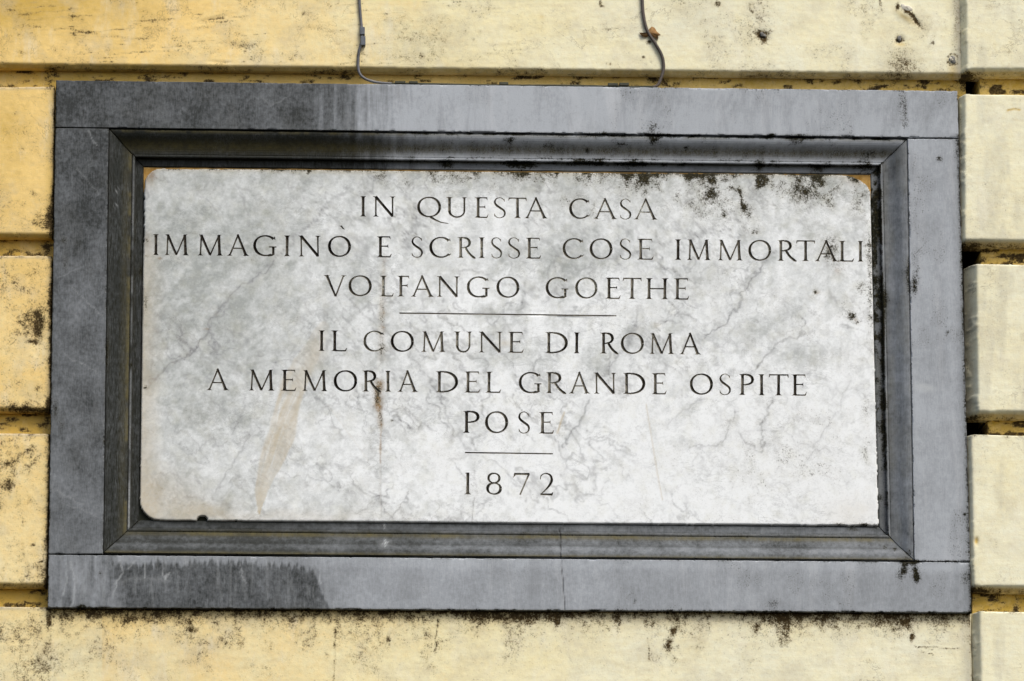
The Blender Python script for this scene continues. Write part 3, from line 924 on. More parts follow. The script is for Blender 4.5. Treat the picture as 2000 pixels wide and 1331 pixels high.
def glyph(ch, w):
    g = Glyph(w)
    K, T = THICK, THIN
    if ch == 'I' or ch == '1':
        g.vert(w / 2, 0, 1, K, top=(ch == 'I'), sl=max(.03, w / 2 - K / 2), sr=max(.03, w / 2 - K / 2))
        if ch == '1':
            g.quad((w / 2 - K / 2 - .05, .99), (w / 2 - K / 2 - .04, .955), (w / 2, .93), (w / 2, 1.0))
    elif ch == 'N':
        a, b = .14, w - .12
        g.vert(a, 0, .97, T, top=False, sl=.09, sr=.10)
        g.stroke((a - .01, .985), (b + .005, .02), K, K * .95)
        g.quad((0, 1), (a + .06, 1), (a + .05, .93), (0, .975))
        g.vert(b, 0, 1, T, bot=False, sl=.10, sr=.10)
    elif ch == 'M':
        a, b, m = .15 * w, w * .855, w * .50
        g.stroke((a - .03, 0), (a + .01, .97), T)
        g.serif(a - .03, 0, T, 1, .09, .09)
        g.stroke((a + .0, .98), (m, .03), K, K * .8)
        g.stroke((m, .01), (b - .02, .98), T * .9)
        g.stroke((b - .03, .98), (b + .02, 0), K)
        g.serif(b + .02, 0, K, 1, .08, .08)
        g.quad((a - .12, 1), (a + .06, 1), (a + .06, .95), (a - .10, .975))
        g.quad((b - .06, 1), (b + .11, 1), (b + .09, .975), (b - .04, .95))
    elif ch == 'A':
        a, b, m = .11, w - .13, w * .49
        g.stroke((a, 0), (m, .97), T)
        g.stroke((m - .015, 1.03), (b, 0), K * .75, K)
        g.stroke((a + (m - a) * .36, .36), (b - (b - m) * .36, .36), T * .8)
        g.serif(a, 0, T, 1, .09, .09, .02)
        g.serif(b, 0, K, 1, .08, .08, -.02)
    elif ch == 'V':
        a, b, m = .13, w - .11, w * .52
        g.stroke((a, 1), (m, -.02), K, K * .7)
        g.stroke((m, -.03), (b, 1), T)
        g.serif(a, 1, K, -1, .08, .08, .02)
        g.serif(b, 1, T, -1, .09, .09, -.02)
    elif ch in 'EFL':
        x = .17
        g.vert(x, 0, 1, K, top=True, bot=True, sl=.10, sr=.10)
        if ch in 'EF':
            e = w * .90
            g.stroke((x, .978), (e, .978), T * .8)
            g.quad((e - .07, .99), (e, 1.0), (e + .02, .86), (e - .005, .87))
            m = w * (.76 if ch == 'E' else .80)
            g.stroke((x, .53), (m, .53), T * .8)
            g.quad((m - .06, .54), (m, .63), (m + .01, .43), (m - .06, .52))
        if ch in 'EL':
            g.stroke((x, .022), (w * .9, .022), T * .85)
            g.quad((w * .80, .0), (w * .93, 0), (w, .17), (w * .97, .17))
    elif ch == 'T':
        g.vert(w / 2, 0, 1, K, top=False)
        g.stroke((.02, .975), (w - .02, .975), T * .85)
        g.quad((.0, .86), (.03, .85), (.09, .98), (.02, 1.0))
        g.quad((w - .09, .98), (w - .03, .85), (w, .85), (w - .01, 1.01))
    elif ch == 'H':
        g.vert(.16, 0, 1, K)
        g.vert(w - .16, 0, 1, K)
        g.stroke((.16, .5), (w - .16, .5), T * .85)
    elif ch == 'D':
        x = .17
        g.vert(x, 0, 1, K, top=True, bot=True, sl=.10, sr=.05)
        c = w * .36
        g.stroke((x, .978), (c, .978), T)
        g.stroke((x, .022), (c, .022), T)
        g.arc(c, .5, w - c, .5, 90, -90, T, K * 1.05)
    elif ch in 'PR':
        x = .17
        g.vert(x, 0, 1, K, top=True, bot=True, sl=.10, sr=.07)
        bw = w if ch == 'P' else w * .74
        c = bw * .48
        yb = .47
        g.stroke((x, .978), (c, .978), T)
        g.stroke((x, yb + .02), (c, yb + .02), T * .9)
        g.arc(c, (1 + yb) / 2, bw - c, (1 - yb) / 2, 90, -90, T, K)
        if ch == 'R':
            pts = spline([(bw * .60, yb + .03), (bw * .85, .24), (w * .86, .05), (w * 1.0, -.01)], 4)
            g.path(pts, [K * (.85 if i < len(pts) * .7 else .55) * (1 if i < len(pts) - 1 else .3) for i in range(len(pts))])
    elif ch in 'OQ':
        g.arc(w / 2 if ch == 'O' else w / 2, .5, w / 2, .5, 0, 360, n=44)
        if ch == 'Q':
            pts = spline([(w * .55, .02), (w * .72, -.10), (w * 1.0, -.24), (w * 1.32, -.30)], 5)
            g.path(pts, list(np.linspace(K * .9, T * .4, len(pts))))
    elif ch in 'CG':
        g.arc(w * .52, .5, w * .52, .5, 42, 318 if ch == 'C' else 300, n=34)
        g.quad((w * .875, .87), (w * .915, .79), (w * .955, .79), (w * .935, .96))
        if ch == 'C':
            g.quad((w * .84, .14), (w * .90, .09), (w * .99, .20), (w * .975, .22))
        else:
            g.stroke((w * .86, .06), (w * .86, .44), K * .9)
            g.path([(w * .68, .44), (w * 1.0, .44)], [T * .7, T * .7])
            g.path([(w * .62, .02), (w * .80, .05), (w * .88, .10)], [T, T * 1.2, K * .7])
    elif ch == 'S':
        c = [(.86, .86, .05), (.70, .96, .05), (.45, .99, .045), (.20, .92, .07), (.10, .77, .10), (.22, .63, .115), (.52, .50, .12),
             (.82, .37, .115), (.92, .23, .10), (.82, .08, .07), (.55, .01, .045), (.28, .03, .05), (.10, .12, .055)]
        pts = spline([(a * w, b, t) for a, b, t in c], 4)
        g.path([(p[0], p[1]) for p in pts], [p[2] * .93 for p in pts])
        g.quad((.82 * w, .90), (.86 * w, .80), (.92 * w, .80), (.90 * w, .95))
        g.quad((.04 * w, .22), (.10 * w, .21), (.16 * w, .11), (.06 * w, .05))
    elif ch == 'U':
        g.stroke((.17, 1), (.17, .30), K)
        g.serif(.17, 1, K, -1, .1, .08)
        g.stroke((w - .13, 1), (w - .13, .30), T * 1.2)
        g.serif(w - .13, 1, T, -1, .09, .09)
        n = 16
        pts, ws = [], []
        for i in range(n + 1):
            a = math.radians(180 + 180 * i / n)
            r = (w - .30) / 2
            pts.append((.17 + r + r * math.cos(a), .32 + .30 * math.sin(a)))
            ws.append(K * (1 - i / n) + T * 1.2 * (i / n) if 3 < i < 13 and False else (K * .95 * max(0, 1 - i / 7) + T * min(1, i / 7)))
        g.path(pts, ws)
    elif ch == '8':
        g.arc(w / 2, .755, w * .42, .245, 0, 360, T * .8, K * .8, 26, -10)
        g.arc(w / 2, .275, w * .5, .275, 0, 360, T * .8, K * .95, 30, -10)
    elif ch == '7':
        g.stroke((.05, .955), (w, .955), K * .75, T * 1.4)
        g.quad((0, .78), (.03, .79), (.14, .93), (.05, .99))
        g.stroke((w - .03, .96), (w * .42, 0), T * 1.1, T * .9)
    elif ch == '2':
        c = [(.04, .72, .04), (.12, .90, .05), (.40, .99, .06), (.74, .93, .09), (.88, .74, .12), (.80, .54, .12), (.55, .32, .08), (.18, .09, .05), (.06, .03, .05)]
        pts = spline([(a * w, b, t) for a, b, t in c], 4)
        g.path([(p[0], p[1]) for p in pts], [p[2] for p in pts])
        g.stroke((.03, .03), (w * .93, .03), K * .6, K * .75)
        g.quad((w * .80, .05), (w * .95, .0), (w, .15), (w * .97, .15))
    elif ch == '`':
        g.quad((0, 1), (.35 * w, 1.0), (w, 0), (.6 * w, .15))
    elif ch == '-':
        g.quad((0, 0), (w, 0), (w, 1), (0, 1))
    return g.q


# letter, x0, x1 (measured); each line with cap line and base line at two x positions
LINES = [
    ((700, 383.5, 423.2), (1283, 389.5, 429.5), [('I', 703.5, 715), ('N', 728.5, 771.5), ('Q', 815, 861), ('U', 871, 912), ('E', 927, 954), ('S', 964, 988),
     ('T', 993, 1029), ('A', 1025, 1069), ('C', 1112, 1153), ('A', 1160, 1204.5), ('S', 1210, 1233), ('A', 1238.7, 1283.6)]),
    ((299, 457.8, 498.6), (1686, 471.3, 511.6), [('I', 299, 310), ('M', 320, 369), ('M', 385, 435.6), ('A', 444, 486), ('G', 495, 540), ('I', 554, 567), ('N', 583, 626), ('O', 641, 685),
     ('E', 736, 765), ('S', 803, 826), ('C', 839, 882), ('R', 893, 929), ('I', 935, 947), ('S', 959, 981), ('S', 992, 1016), ('E', 1027, 1057),
     ('C', 1099, 1141), ('O', 1151.8, 1195.7), ('S', 1210, 1233), ('E', 1244.6, 1276.8),
     ('I', 1318, 1330.5), ('M', 1341, 1388), ('M', 1400.8, 1451), ('O', 1461.7, 1505.8), ('R', 1518.4, 1556), ('T', 1555, 1592), ('A', 1592, 1636), ('L', 1638, 1668.5), ('I', 1675, 1686)]),
    ((633, 537.8, 578.2), (1346, 544.4, 585.6), [('V', 633, 676), ('O', 681, 725.6), ('L', 742, 769), ('F', 776, 801), ('A', 803, 847), ('N', 853, 897), ('G', 912, 956), ('O', 970, 1014),
     ('G', 1066, 1110), ('O', 1123.5, 1166.5), ('E', 1182.6, 1212.3), ('T', 1216, 1253), ('H', 1261, 1305), ('E', 1316, 1346)]),
    ((622, 645.6, 686), (1368, 651.8, 692.8), [('I', 622, 634), ('L', 647, 678), ('C', 710, 751), ('O', 763.6, 808), ('M', 822, 870), ('U', 886, 922), ('N', 935, 981), ('E', 992, 1023),
     ('D', 1065, 1108.5), ('I', 1120.7, 1132), ('R', 1172, 1208), ('O', 1212.7, 1257), ('M', 1267.7, 1317), ('A', 1327.5, 1368.5)]),
    ((404, 721.3, 762.4), (1576, 732.2, 773.2), [('A', 404, 446.7), ('M', 484.6, 536.4), ('E', 549, 579), ('M', 589, 640), ('O', 652, 697), ('R', 707.7, 744), ('I', 752, 764), ('A', 777, 816),
     ('D', 851, 894), ('E', 907, 938), ('L', 948, 979), ('G', 1013.6, 1057.7), ('R', 1066, 1106), ('A', 1112, 1152), ('N', 1159.5, 1203.6), ('D', 1217, 1260), ('E', 1273, 1302),
     ('O', 1347.5, 1392), ('S', 1404.5, 1427.5), ('P', 1443, 1472), ('I', 1482, 1493.5), ('T', 1501, 1540), ('E', 1546, 1576)]),
    ((904, 803, 845.8), (1082, 805.6, 847.4), [('P', 904, 936), ('O', 947.6, 992), ('S', 1012, 1035), ('E', 1052.6, 1082.3)]),
    ((907, 923.3, 966), (1081, 925, 967.6), [('1', 907, 920), ('8', 950, 980), ('7', 1002, 1034.4), ('2', 1054, 1080.7)]),
]
polys = []          # (line index, name, quads in slab plane mm)
for li, (A0, A1, chars) in enumerate(LINES):
    for ch, x0, x1 in chars:
        def yy(x, k):
            return A0[k] + (A1[k] - A0[k]) * (x - A0[0]) / (A1[0] - A0[0])
        xm = (x0 + x1) / 2
        hgt = yy(xm, 2) - yy(xm, 1)
        w = (x1 - x0) / hgt
        j = random.Random(int(x0 * 10) + li)
        sk = j.uniform(-.012, .012)
        qs = []
        for q in glyph(ch, w):
            pts = []
            for u, v in q:
                X_ = x0 + (u + sk * v) * hgt
                Y_ = yy(X_, 2) - v * hgt
                pts.append(tuple(float(c) for c in at(X_, Y_, D_SLAB)))
            qs.append(pts)
        polys.append((li, 'letter', qs, (xm, yy(xm, 2) - hgt / 2)))


def free_quad(li, name, pts):
    return (li, name, [[tuple(float(c) for c in at(x, y, D_SLAB)) for x, y in pts]], pts[0])


polys.append(free_quad(1, 'letter_accent', [(663.5, 441.5), (667.5, 440.5), (673.5, 449.0), (669.5, 448.0)]))
polys.append(free_quad(7, 'carved_line', [(780, 610.6), (1204, 616.0), (1204, 618.6), (780, 613.4)]))
polys.append(free_quad(8, 'carved_line', [(908, 883.0), (1080, 885.5), (1080, 888.1), (908, 885.8)]))

# ------------------------------------------------------------------ marble slab
SQ = [(282.5, 328.5), (1699.5, 341.5), (1717, 1027.5), (272, 1016.5)]
SW = np.array([[float(c) for c in at(x, y, D_SLAB)] for x, y in SQ])
step = 2.0
x0g, x1g = SW[:, 0].min() - 4, SW[:, 0].max() + 4
z0g, z1g = SW[:, 1].min() - 4, SW[:, 1].max() + 4
gx = x0g + step * np.arange(int((x1g - x0g) / step) + 2)
gz = z0g + step * np.arange(int((z1g - z0g) / step) + 2)


def edge_d(X, Z, a, b):
    dx, dz = b[0] - a[0], b[1] - a[1]
    L = math.hypot(dx, dz)
    return ((X - a[0]) * dz - (Z - a[1]) * dx) / L


def slab_d(X, Z):
    t = edge_d(X, Z, SW[0], SW[1])
    r = edge_d(X, Z, SW[1], SW[2])
    b = edge_d(X, Z, SW[2], SW[3])
    l = edge_d(X, Z, SW[3], SW[0])
    wob = 1.6 * (fbm(X / 26, Z / 26, 201, 4) - .5) + 1.0 * (fbm(X / 6, Z / 6, 202, 2) - .5)
    sd = np.minimum.reduce([t, r, b, l])
    for p, q, R in ((t, l, 34.0), (b, l, 42.0), (t, r, 40.0), (b, r, 3.0)):
        m = (p < R) & (q < R)
        if R == 40.0:   # the chipped corner is wider than high
            rc = R - np.hypot(np.clip(R - p, 0, None), np.clip(R - q * .62, 0, None))
            m = (p < R) & (q < R / .62)
        else:
            rc = R - np.hypot(R - p, R - q)
        sd = np.where(m, np.minimum(sd, rc), sd)
    sd = sd + wob
    px, py = survey(X, Z, D_SLAB)
    sd = np.minimum(sd, np.hypot((px - 395) / 1.2, py - 1016) - 8)
    rr = 3.0
    drop = np.where(sd < rr, rr - np.sqrt(np.clip(rr * rr - (rr - np.clip(sd, 0, rr)) ** 2, 0, None)), 0)
    D = D_SLAB - drop + .7 * (fbm(X / 160, Z / 160, 203, 3) - .5)
    D = np.where(sd < 0, -56.0, D)
    D = D - line(px, py, [(744, 690), (741, 760), (743, 800), (744, 880)], 4, .8, 3) - .4 * line(px, py, [(750, 500), (749, 560), (745, 640)], 4, 1.0, 4)
    return D


def marble_masks(px, py):
    wx = px + 22 * (fbm(px / 46, py / 46, 211, 4) - .5)
    wy = py + 22 * (fbm(px / 46, py / 46, 212, 4) - .5)
    cx_, cy_ = rot(wx, wy, 42)
    tone = .58 + .32 * sst(250, 1350, px) * sst(330, 700, py) + .08 * sst(500, 900, px)
    tone += .28 * blob(px, py, 1500, 960, 380, 120) + .24 * blob(px, py, 1000, 930, 300, 100) + .10 * blob(px, py, 640, 900, 200, 120) + .16 * blob(px, py, 860, 430, 200, 60) + .16 * blob(px, py, 1640, 420, 90, 80)
    tone -= .30 * blob(px, py, 400, 560, 190, 300) + .14 * blob(px, py, 1480, 650, 220, 90) + .12 * blob(px, py, 1130, 480, 160, 90)
    big = fbm(wx / 70, wy / 70, 213, 5)
    tone += .50 * (big - .5)
    cl = fbm(cx_ / 22, cy_ / 60, 214, 5)
    tone += .34 * (fbm(px / 11, py / 90, 218, 4) - .5) * sst(600, 900, px) * sst(980, 700, py)
    tone -= .16 * sst(.50, .66, cl) + .15 * sst(.50, .62, fbm(wx / 24, wy / 17, 216, 4)) * sst(.40, .6, fbm(px / 110, py / 110, 217, 2))
    for a_ in ((1140, 500, 120, 26, 0, .22), (1350, 530, 40, 30, 0, .18), (1240, 660, 50, 26, -40, .3), (1180, 720, 60, 20, 20, .28), (1290, 700, 30, 30, 0, .2), (940, 620, 60, 20, -10, .25),
               (980, 500, 60, 26, 0, .22), (870, 555, 30, 10, 0, .2), (1120, 850, 26, 40, 35, .22), (930, 860, 22, 50, 0, .2), (925, 905, 16, 20, 0, .25), (1010, 690, 60, 30, 20, .2),
               (340, 470, 60, 70, 0, .12), (470, 590, 60, 14, -45, .22), (430, 720, 60, 30, -30, .15), (1510, 510, 26, 12, -30, .4), (1510, 640, 60, 20, -35, .2), (1560, 700, 70, 24, 0, .15)):
        tone -= blob(wx, wy, *a_[:4], a_[4], a_[5])
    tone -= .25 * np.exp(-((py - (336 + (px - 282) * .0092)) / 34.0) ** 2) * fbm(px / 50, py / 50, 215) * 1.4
    # thin wandering veins, running up to the right
    vein = np.zeros(px.shape)
    for sc, sd, am, wd in ((75, 221, .60, .020), (44, 222, .48, .022), (120, 223, .50, .015), (30, 224, .36, .024)):
        r = fbm(cx_ / sc * .75, cy_ / sc * 1.2, sd, 5, .55)
        msk = sst(.47, .62, fbm(px / 130, py / 130, sd + 9, 3)) * (1 - .6 * sst(1250, 1450, px) * sst(650, 800, py))
        vein += am * np.exp(-((r - .5) / wd) ** 2) * msk
    V = [([(284, 758), (305, 735), (345, 704), (380, 682), (397, 655), (415, 620), (448, 578), (480, 556), (512, 531), (530, 512), (556, 488), (598, 445), (640, 402)], 2.6, .60),
         ([(1375, 656), (1415, 633), (1430, 612), (1443, 598), (1450, 573), (1468, 542), (1489, 517), (1512, 490)], 2.4, .62),
         ([(1468, 728), (1496, 696), (1524, 675), (1573, 647), (1566, 619)], 2.2, .5), ([(1350, 872), (1400, 875), (1420, 845), (1440, 800)], 2.0, .4),
         ([(1443, 843), (1464, 875), (1489, 882), (1486, 833), (1510, 784)], 2.0, .5), ([(1149, 780), (1147, 800), (1131, 828), (1118, 846), (1096, 876)], 3.0, .55),
         ([(1028, 548), (1021, 594), (1007, 608)], 2.4, .45), ([(671, 580), (700, 605), (730, 630)], 1.6, .4), ([(800, 692), (835, 738), (856, 773), (874, 808), (888, 850)], 2.2, .42),
         ([(736, 970), (752, 992), (765, 1012)], 1.4, .55), ([(800, 963), (780, 990), (765, 1012)], 1.4, .5), ([(1028, 640), (1018, 655), (1012, 668)], 3, .45),
         ([(1180, 735), (1200, 700), (1225, 680), (1235, 650)], 3, .5), ([(1240, 600), (1245, 630), (1230, 660)], 3, .35), ([(1300, 830), (1340, 800), (1390, 760), (1440, 720)], 2, .3),
         ([(420, 960), (440, 930), (470, 880), (485, 850)], 2, .4), ([(300, 640), (340, 700), (380, 760)], 1.6, .25), ([(350, 660), (385, 690)], 1.6, .35), ([(455, 850), (470, 820), (478, 780)], 2.0, .35),
         ([(1660, 740), (1640, 800), (1600, 860), (1580, 900)], 1.8, .3), ([(1520, 830), (1560, 870), (1620, 880)], 1.6, .25)]
    for i, (q, w, am) in enumerate(V):
        vein += line(px, py, q, w * .85, am * 1.1, 9, 300 + i * 3) + line(px, py, q, w * 4, am * .32, 9, 300 + i * 3)
    # tan diagonal band
    dd, tt = seg_dist(px + 8 * (fbm(px / 18, py / 50, 231, 3) - .5), py, [(632, 640), (606, 690), (573, 748), (550, 850), (528, 905), (512, 955), (505, 1004)])
    wd = np.interp(tt, [0, .15, .35, .6, .75, .88, 1], [14, 20, 28, 28, 19, 12, 2])
    u1, _ = rot(px, py, -62)
    tan = sst(1.0, .78, dd / wd) * np.interp(tt, [0, .2, .4, .7, 1], [.25, .38, .75, .75, .9]) * (.30 + 1.0 * fbm((px * .45 + py * .2) / 5, (py - px * .4) / 90, 232, 3))
    for q in ([(560, 765), (547, 790), (540, 830), (520, 890), (508, 930)], [(583, 765), (562, 810), (545, 860), (530, 910)], [(577, 762), (556, 815)]):
        tan -= line(px, py, q, 1.4, .28)
    tan += .55 * sst(330, 275, px + 26 * (fbm(px / 30, py / 40, 233) - .5)) * sst(420, 560, py)
    tan += .42 * blob(wx, wy, 330, 975, 70, 46) + .5 * blob(wx, wy, 400, 1000, 60, 22) + .28 * blob(wx, wy, 560, 1010, 200, 14) + .25 * blob(wx, wy, 1660, 1000, 50, 30)
    tan += .30 * blob(px, py, 620, 700, 14, 30, 20) + .5 * blob(px, py, 985, 671, 14, 6) + .3 * blob(px, py, 1283, 636, 8, 5) + .4 * sst(345, 333, py - (px - 282) * .0092 + 8 * fbm(px / 30, py, 234, 3))
    scr = line(px, py, [(1102, 806), (1095, 826), (1089, 846)], 2.0, 1.0)
    tan += .9 * scr + line(px, py, [(1262, 790), (1272, 850), (1284, 925), (1294, 977)], 1.3, .55) + .35 * line(px, py, [(640, 790), (720, 900)], 1.2, .5)
    brown = line(px, py, [(750, 505), (749, 560), (746, 620)], 5, .30, 5) + line(px, py, [(746, 630), (745, 700)], 6, .22, 6) + line(px, py, [(742, 748), (738, 770), (739, 792)], 8, 1.2, 4) + line(px, py, [(740, 800), (744, 830)], 6, .6, 4)
    brown += line(px, py, [(744, 830), (743, 905)], 1.6, .6, 1) + line(px, py, [(742, 905), (744, 1000)], 1.6, .15, 1) + blob(px, py, 743, 876, 2.5, 7, 0, .8)
    brown += blob(wx, wy, 290, 345, 14, 24, 20, .65) + .25 * blob(px, py, 290, 480, 9, 24) + blob(px, py, 749, 641, 3, 3, 0, .8) + blob(px, py, 750, 612, 3, 6, 0, .5) + .5 * blob(px, py, 403, 643, 6, 2) + .7 * blob(px, py, 312, 505, 4, 3)
    brown += .35 * blob(wx, wy, 1684, 352, 30, 10) + .35 * blob(px, py, 1636, 530, 6, 7) + .6 * blob(px, py, 1596, 572, 5, 3) + .5 * blob(px, py, 1672, 625, 4, 3)
    # black growth along the top edge and down the right side
    e = py - (329 + (px - 282) * .0092)
    dens = sst(560, 1350, px) * .8 + .15
    run = fbm(px / 26, px * 0, 241, 3)
    mould = .72 * np.exp(-np.clip(e, 0, None) / (2.5 + 13 * sst(.45, .75, run) * dens))
    mould += .34 * dens * np.exp(-(e / 52.0) ** 2) * sst(.42, .62, fbm(wx / 26, wy / 26, 242, 4))
    for cx, cy, rx, ry, ang, am in ((603, 333, 4, 7, 0, .9), (1024, 336, 10, 7, 0, .9), (1130, 350, 16, 12, 0, .4), (1222, 345, 10, 16, 0, .55), (1258, 344, 8, 9, 0, 1.0), (1250, 356, 14, 10, 0, .45),
                                    (1344, 346, 8, 10, 0, .7), (1360, 343, 8, 5, 0, .7), (1392, 355, 7, 6, 30, .85), (1388, 380, 16, 16, 0, .45), (1483, 352, 8, 12, 0, 1.15), (1492, 358, 10, 5, -30, .8), (1440, 372, 16, 5, 20, .55),
                                    (1448, 388, 3, 20, -10, .8), (1455, 405, 8, 9, 0, .55), (1462, 418, 6, 6, 0, .5), (1597, 343, 14, 7, 0, .9), (1602, 357, 9, 10, -40, .75), (1568, 372, 20, 9, 0, .42), (1400, 410, 60, 34, 0, .24),
                                    (1620, 395, 14, 16, 0, .42), (1570, 390, 24, 22, 0, .25), (1672, 395, 14, 30, 0, .26), (1416, 419, 4, 9, 0, .6), (795, 360, 12, 14, 0, .42), (845, 352, 18, 12, 0, .3), (745, 345, 12, 6, 0, .35), (900, 350, 50, 12, 0, .26),
                                    (1120, 385, 26, 14, 0, .30), (1160, 415, 6, 20, 0, .35), (1060, 352, 40, 10, 0, .25), (1475, 455, 14, 6, 0, .4), (1622, 478, 14, 22, 10, .50), (1615, 500, 10, 12, 0, .35), (1695, 480, 10, 34, 0, .42),
                                    (1700, 545, 6, 70, 0, .38), (1640, 520, 20, 26, 0, .26), (1592, 570, 4, 7, 0, .9), (1583, 582, 10, 5, 0, .3), (1663, 618, 8, 7, 0, 1.05), (1676, 630, 7, 4, 0, .7), (1684, 564, 16, 14, 0, .45), (1655, 600, 24, 26, 0, .24),
                                    (1700, 640, 8, 60, 0, .25), (1692, 800, 10, 34, 0, .30), (1690, 880, 10, 30, 0, .22), (1640, 1024, 10, 3, 0, .6), (1690, 1025, 14, 3, 0, .8), (291, 500, 10, 4, 0, .35), (345, 505, 22, 8, 20, .28),
                                    (284, 600, 5, 30, 0, .32), (284, 757, 5, 4, 0, .8), (286, 470, 4, 8, 0, .4), (743, 822, 5, 20, 0, .55), (738, 768, 8, 26, 0, .70), (746, 660, 9, 50, 0, .30), (747, 560, 7, 60, 0, .30), (766, 822, 3, 3, 45, .6), (668, 446, 2, 2, 0, 0),
                                    (1500, 880, 120, 80, 0, .10), (1600, 900, 80, 100, 0, .10)):
        mould += blob(px, py, cx, cy, rx, ry, ang, am)
    mould += .13 * sst(.50, .72, fbm(wx / 34, wy / 34, 243, 3)) + .10 * sst(1150, 1500, px) * sst(460, 360, py)
    mould += .18 * np.exp(-((py - (1022 + (px - 282) * .0076)) / 5.0) ** 2)
    olive = .0
    crack = line(px, py, [(927, 918), (931, 955), (925, 985), (921, 1022)], 1.0, .35, 3) + line(px, py, [(744, 895), (745, 1010)], 1.0, .18, 1)
    tone += scr * .3
    return {'m1': (mould, tan, tone), 'm2': (vein, brown, crack)}


# strips of the grid that are re-meshed around the carved letters
strips = {}
for li, nm, qs, c in polys:
    P = np.array([p for q in qs for p in q])
    b = strips.setdefault(max(1, li), [1e9, -1e9, 1e9, -1e9])
    b[0], b[1] = min(b[0], P[:, 0].min()), max(b[1], P[:, 0].max())
    b[2], b[3] = min(b[2], P[:, 1].min()), max(b[3], P[:, 1].max())
NXg, NZg = len(gx), len(gz)
hole = np.zeros((NZg - 1, NXg - 1), bool)
GX, GZ = np.meshgrid(gx, gz)
allV = [np.stack([GX.ravel(), GZ.ravel()], -1)]
tris = []
base = GX.size
letter_objs = []
for li, b in strips.items():
    i0, i1 = int((b[0] - 5 - gx[0]) / step), int((b[1] + 5 - gx[0]) / step) + 1
    j0, j1 = int((b[2] - 5 - gz[0]) / step), int((b[3] + 5 - gz[0]) / step) + 1
    hole[j0:j1, i0:i1] = True
    pts, faces, used = [], [], {}
    for j in range(j0, j1 + 1):
        for i in range(i0, i1 + 1):
            if j in (j0, j1) or i in (i0, i1) or (i % 2 == 0 and j % 2 == 0):
                pts.append((gx[i], gz[j]))
    nb = len(pts)
    key = {}
    fo = []
    for pi, (l2, nm, qs, c) in enumerate(polys):
        if max(1, l2) != li:
            continue
        for q in qs:
            area = sum(q[k][0] * q[(k + 1) % len(q)][1] - q[(k + 1) % len(q)][0] * q[k][1] for k in range(len(q)))
            idx = []
            for p in (q if area > 0 else q[::-1]):
                kk = (round(p[0], 3), round(p[1], 3))
                if kk not in key:
                    key[kk] = len(pts)
                    pts.append(kk)
                if not idx or idx[-1] != key[kk]:
                    idx.append(key[kk])
            if len(set(idx)) >= 3 and abs(area) > .02:
                faces.append(idx)
                fo.append(pi)
    rg = random.Random(li)
    for pi, (l2, nm, qs, c) in enumerate(polys):
        if max(1, l2) != li:
            continue
        for q in qs:
            qa = np.array(q)
            area = .5 * sum(q[k][0] * q[(k + 1) % len(q)][1] - q[(k + 1) % len(q)][0] * q[k][1] for k in range(len(q)))
            if area < 0:
                qa = qa[::-1]
            if abs(area) < 1.0:
                continue
            lo, hi = qa.min(0), qa.max(0)
            for yy_ in np.arange(math.ceil(lo[1] / .95) * .95, hi[1], .95):
                for xx_ in np.arange(math.ceil(lo[0] / 1.05) * 1.05, hi[0], 1.05):
                    px_, py_ = xx_ + rg.uniform(-.1, .1), yy_ + rg.uniform(-.1, .1)
                    ok = True
                    for k in range(len(qa)):
                        a_, b_ = qa[k], qa[(k + 1) % len(qa)]
                        if (b_[0] - a_[0]) * (py_ - a_[1]) - (b_[1] - a_[1]) * (px_ - a_[0]) < .12 * math.hypot(b_[0] - a_[0], b_[1] - a_[1]):
                            ok = False
                            break
                    if ok:
                        pts.append((px_, py_))
    ov, oe, of, iv, ie, if_ = delaunay_2d_cdt([Vector(p) for p in pts], [], faces, 0, 1e-3, True)
    ov = np.array([(p[0], p[1]) for p in ov])
    own = {}
    for f, src in zip(of, if_):
        if src:
            own.setdefault(fo[src[0]], []).append(f)
        else:
            tris.append([base + v for v in f])
    allV.append(ov)
    base += len(ov)
    for pi, fl in own.items():
        letter_objs.append((pi, ov, fl))
allV = np.concatenate(allV)
VX, VZ = allV[:, 0], allV[:, 1]
VD = slab_d(VX, VZ)
spx, spy = survey(VX, VZ, np.full(VX.shape, D_SLAB))
MA = marble_masks(spx, spy)
quads = grid_faces(NZg, NXg).reshape(NZg - 1, NXg - 1, 4)[~hole]
tris = np.array(tris)
t0, t1, t2 = allV[tris[:, 0]], allV[tris[:, 1]], allV[tris[:, 2]]
cr = (t1[:, 0] - t0[:, 0]) * (t2[:, 1] - t0[:, 1]) - (t1[:, 1] - t0[:, 1]) * (t2[:, 0] - t0[:, 0])
tris[cr < 0] = tris[cr < 0][:, ::-1]
slab = build('marble_slab', to3(VX, VZ, VD), [quads, tris], M_MARBLE, tablet, MA, smooth=True)

PALE = [(757, 556, 14, 17, .95), (728, 665, 18, 10, .8), (905, 480, 40, 24, .2), (1145, 560, 26, 24, .55), (1090, 560, 24, 24, .3), (1440, 485, 0, 0, 0), (735, 665, 16, 18, .8), (976, 405, 14, 20, .4), (904, 665, 24, 20, .3), (1235, 672, 30, 24, .25),
        (900, 480, 60, 24, .25), (985, 485, 40, 24, .30), (1120, 485, 24, 24, .3), (1262, 405, 30, 20, .3), (1500, 480, 40, 20, .2), (965, 825, 20, 14, .1), (1018, 945, 20, 20, .45), (960, 945, 20, 20, .2), (1130, 750, 60, 24, .2)]
DARK = [(1330, 485, 30, 24, .1), (720, 485, 440, 30, .12), (500, 480, 230, 40, .35), (560, 745, 180, 40, .35), (740, 405, 50, 30, .6), (650, 665, 40, 30, .4), (790, 665, 40, 30, .25), (750, 485, 20, 26, .4), (1325, 485, 16, 26, .35), (910, 825, 12, 26, .5), (1520, 752, 60, 26, .3), (1126, 672, 8, 24, .5), (1300, 672, 10, 24, .3), (1350, 672, 16, 24, .3)]
